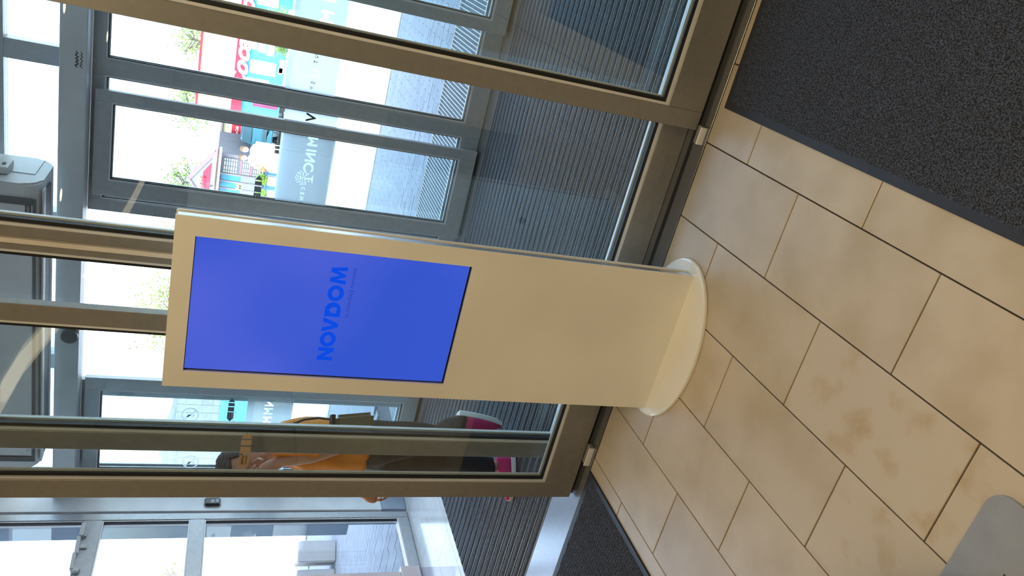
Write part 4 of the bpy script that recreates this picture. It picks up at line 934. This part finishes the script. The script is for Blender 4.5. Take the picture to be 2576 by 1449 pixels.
for i, (x, y, z, r, m_, lab) in enumerate((
    (-8.35, 24.3, 0.46, 0.16, G2, 'lime green shrub in a trough before the hut, beside its menu board'), (-8.75, 24.0, 0.46, 0.18, G2, 'lime green shrub in a trough before the hut, farthest left'),
    (-7.85, 24.2, 0.50, 0.20, G3, 'orange-leaved shrub in a trough before the hut'), (-3.35, 23.6, 0.62, 0.30, G2, 'green shrub in a trough before the trailer, at the outermost pane'),
    (-4.15, 23.8, 0.42, 0.20, G1, 'darker green shrub in a trough before the trailer, beside the dark door stile'))):
    e = empty('potted_shrub', (x, y, 0)); tag(e, lab, 'shrub'); leaf_cloud('foliage', (x, y, z), (r, r, r*1.0), 700, 0.030, m_, e, 20+i)
    rel(box('planter', x-r*0.9, x+r*0.9, y-0.12, y+0.12, -0.02, z-r*0.8, POT, None, 0.01), e); rel(cyl('stem', (x, y, z-r*0.85), (x, y, z), 0.012, TRK, n=6), e)
def tree(x, y, zc, rad, n, lab, seed, s=0.11):
    e = empty('tree', (x, y, 0)); tag(e, lab, 'tree'); rr_ = random.Random(seed)
    leaf_cloud('foliage', (x, y, zc), rad, n, s, G1, e, seed)
    bm = bmesh.new(); add_cyl(bm, (x, y, -0.05), (x, y, zc), 0.11, 0.04, 8)
    for k in range(16):
        a = rr_.uniform(0, 2*PI); z0 = rr_.uniform(zc-rad[2]*0.8, zc+rad[2]*0.2); p = (x, y, z0)
        q = (x + math.cos(a)*rad[0]*0.85, y + math.sin(a)*rad[1]*0.85, z0 + rr_.uniform(0.2, 0.9)*rad[2]); add_cyl(bm, p, q, 0.035, 0.008, 5)
        for j in range(3):
            m0 = Vector(p).lerp(Vector(q), rr_.uniform(0.4, 0.9)); add_cyl(bm, m0, m0 + Vector((rr_.uniform(-.5, .5), rr_.uniform(-.5, .5), rr_.uniform(0, .6)))*rad[0]*0.5, 0.014, 0.004, 4)
    rel(bm_obj('trunk', bm, TRK), e)
tree(-8.2, 44, 3.6, (1.0, 0.9, 1.0), 420, 'sparse small tree over the snack trailer, seen in the outermost panes', 31, 0.09)
tree(-12.6, 48, 3.6, (1.3, 1.0, 1.1), 800, 'sparse green tree between the snack trailer and the hut roof', 32, 0.09)
tree(-15.9, 44, 3.5, (1.1, 1.0, 1.0), 520, 'thin green tree behind the gable of the snack hut', 33, 0.09)
tree(-21.2, 48, 3.6, (1.1, 1.0, 1.5), 700, 'green tree seen just above the kiosk top, right of the mullion', 34, 0.09)
tree(-24.0, 44, 3.3, (2.5, 1.6, 2.2), 2000, 'large airy green tree seen above the kiosk screen', 35, 0.10)
tree(-46.0, 44, 2.2, (1.6, 1.4, 1.5), 160, 'faint sparse tree beyond the left window', 36, 0.09)
tree(-56.0, 50, 2.6, (1.8, 1.6, 1.8), 120, 'faint sparse tree at the far left beyond the window', 37, 0.09)
# grey rough-boarded building behind the opening hours, with a blue poster
gb_ = empty('boarded_stall', (-16.5, 22, 0)); tag(gb_, 'grey boarded stall with a sky-blue poster, outside the pane with the opening hours', 'stall')
GB = mat('weathered_boards', (0.20, 0.215, 0.235), 0.8, col2=(0.15, 0.16, 0.18), nscale=3, stretch=(1, 1, 6))
rel(box('wall', -19.5, -15.02, 22.05, 24.5, 0.0, 1.7, GB), gb_)
for k_ in range(15):
    x_ = -19.5 + k_*0.3; rel(box('board', x_+0.005, x_+0.295, 22.02, 22.049, 0.02, 2.30 - abs(k_-12.5)*0.03, GB), gb_)
bm = bmesh.new(); prism(bm, [(-19.5, 2.2), (-17.0, 2.75), (-15.4, 2.40), (-15.0, 2.42), (-15.0, 1.7), (-19.5, 1.7)], [], 0.12, Matrix(((1, 0, 0, 0), (0, 0, -1, 22.10), (0, 1, 0, 0), (0, 0, 0, 1)))); rel(bm_obj('gable_board', bm, GB), gb_)
rel(box('poster', -15.95, -15.03, 22.0, 22.019, 0.15, 1.0, mat('sky_blue_poster', (0.06, 0.22, 0.32), 0.6)), gb_)
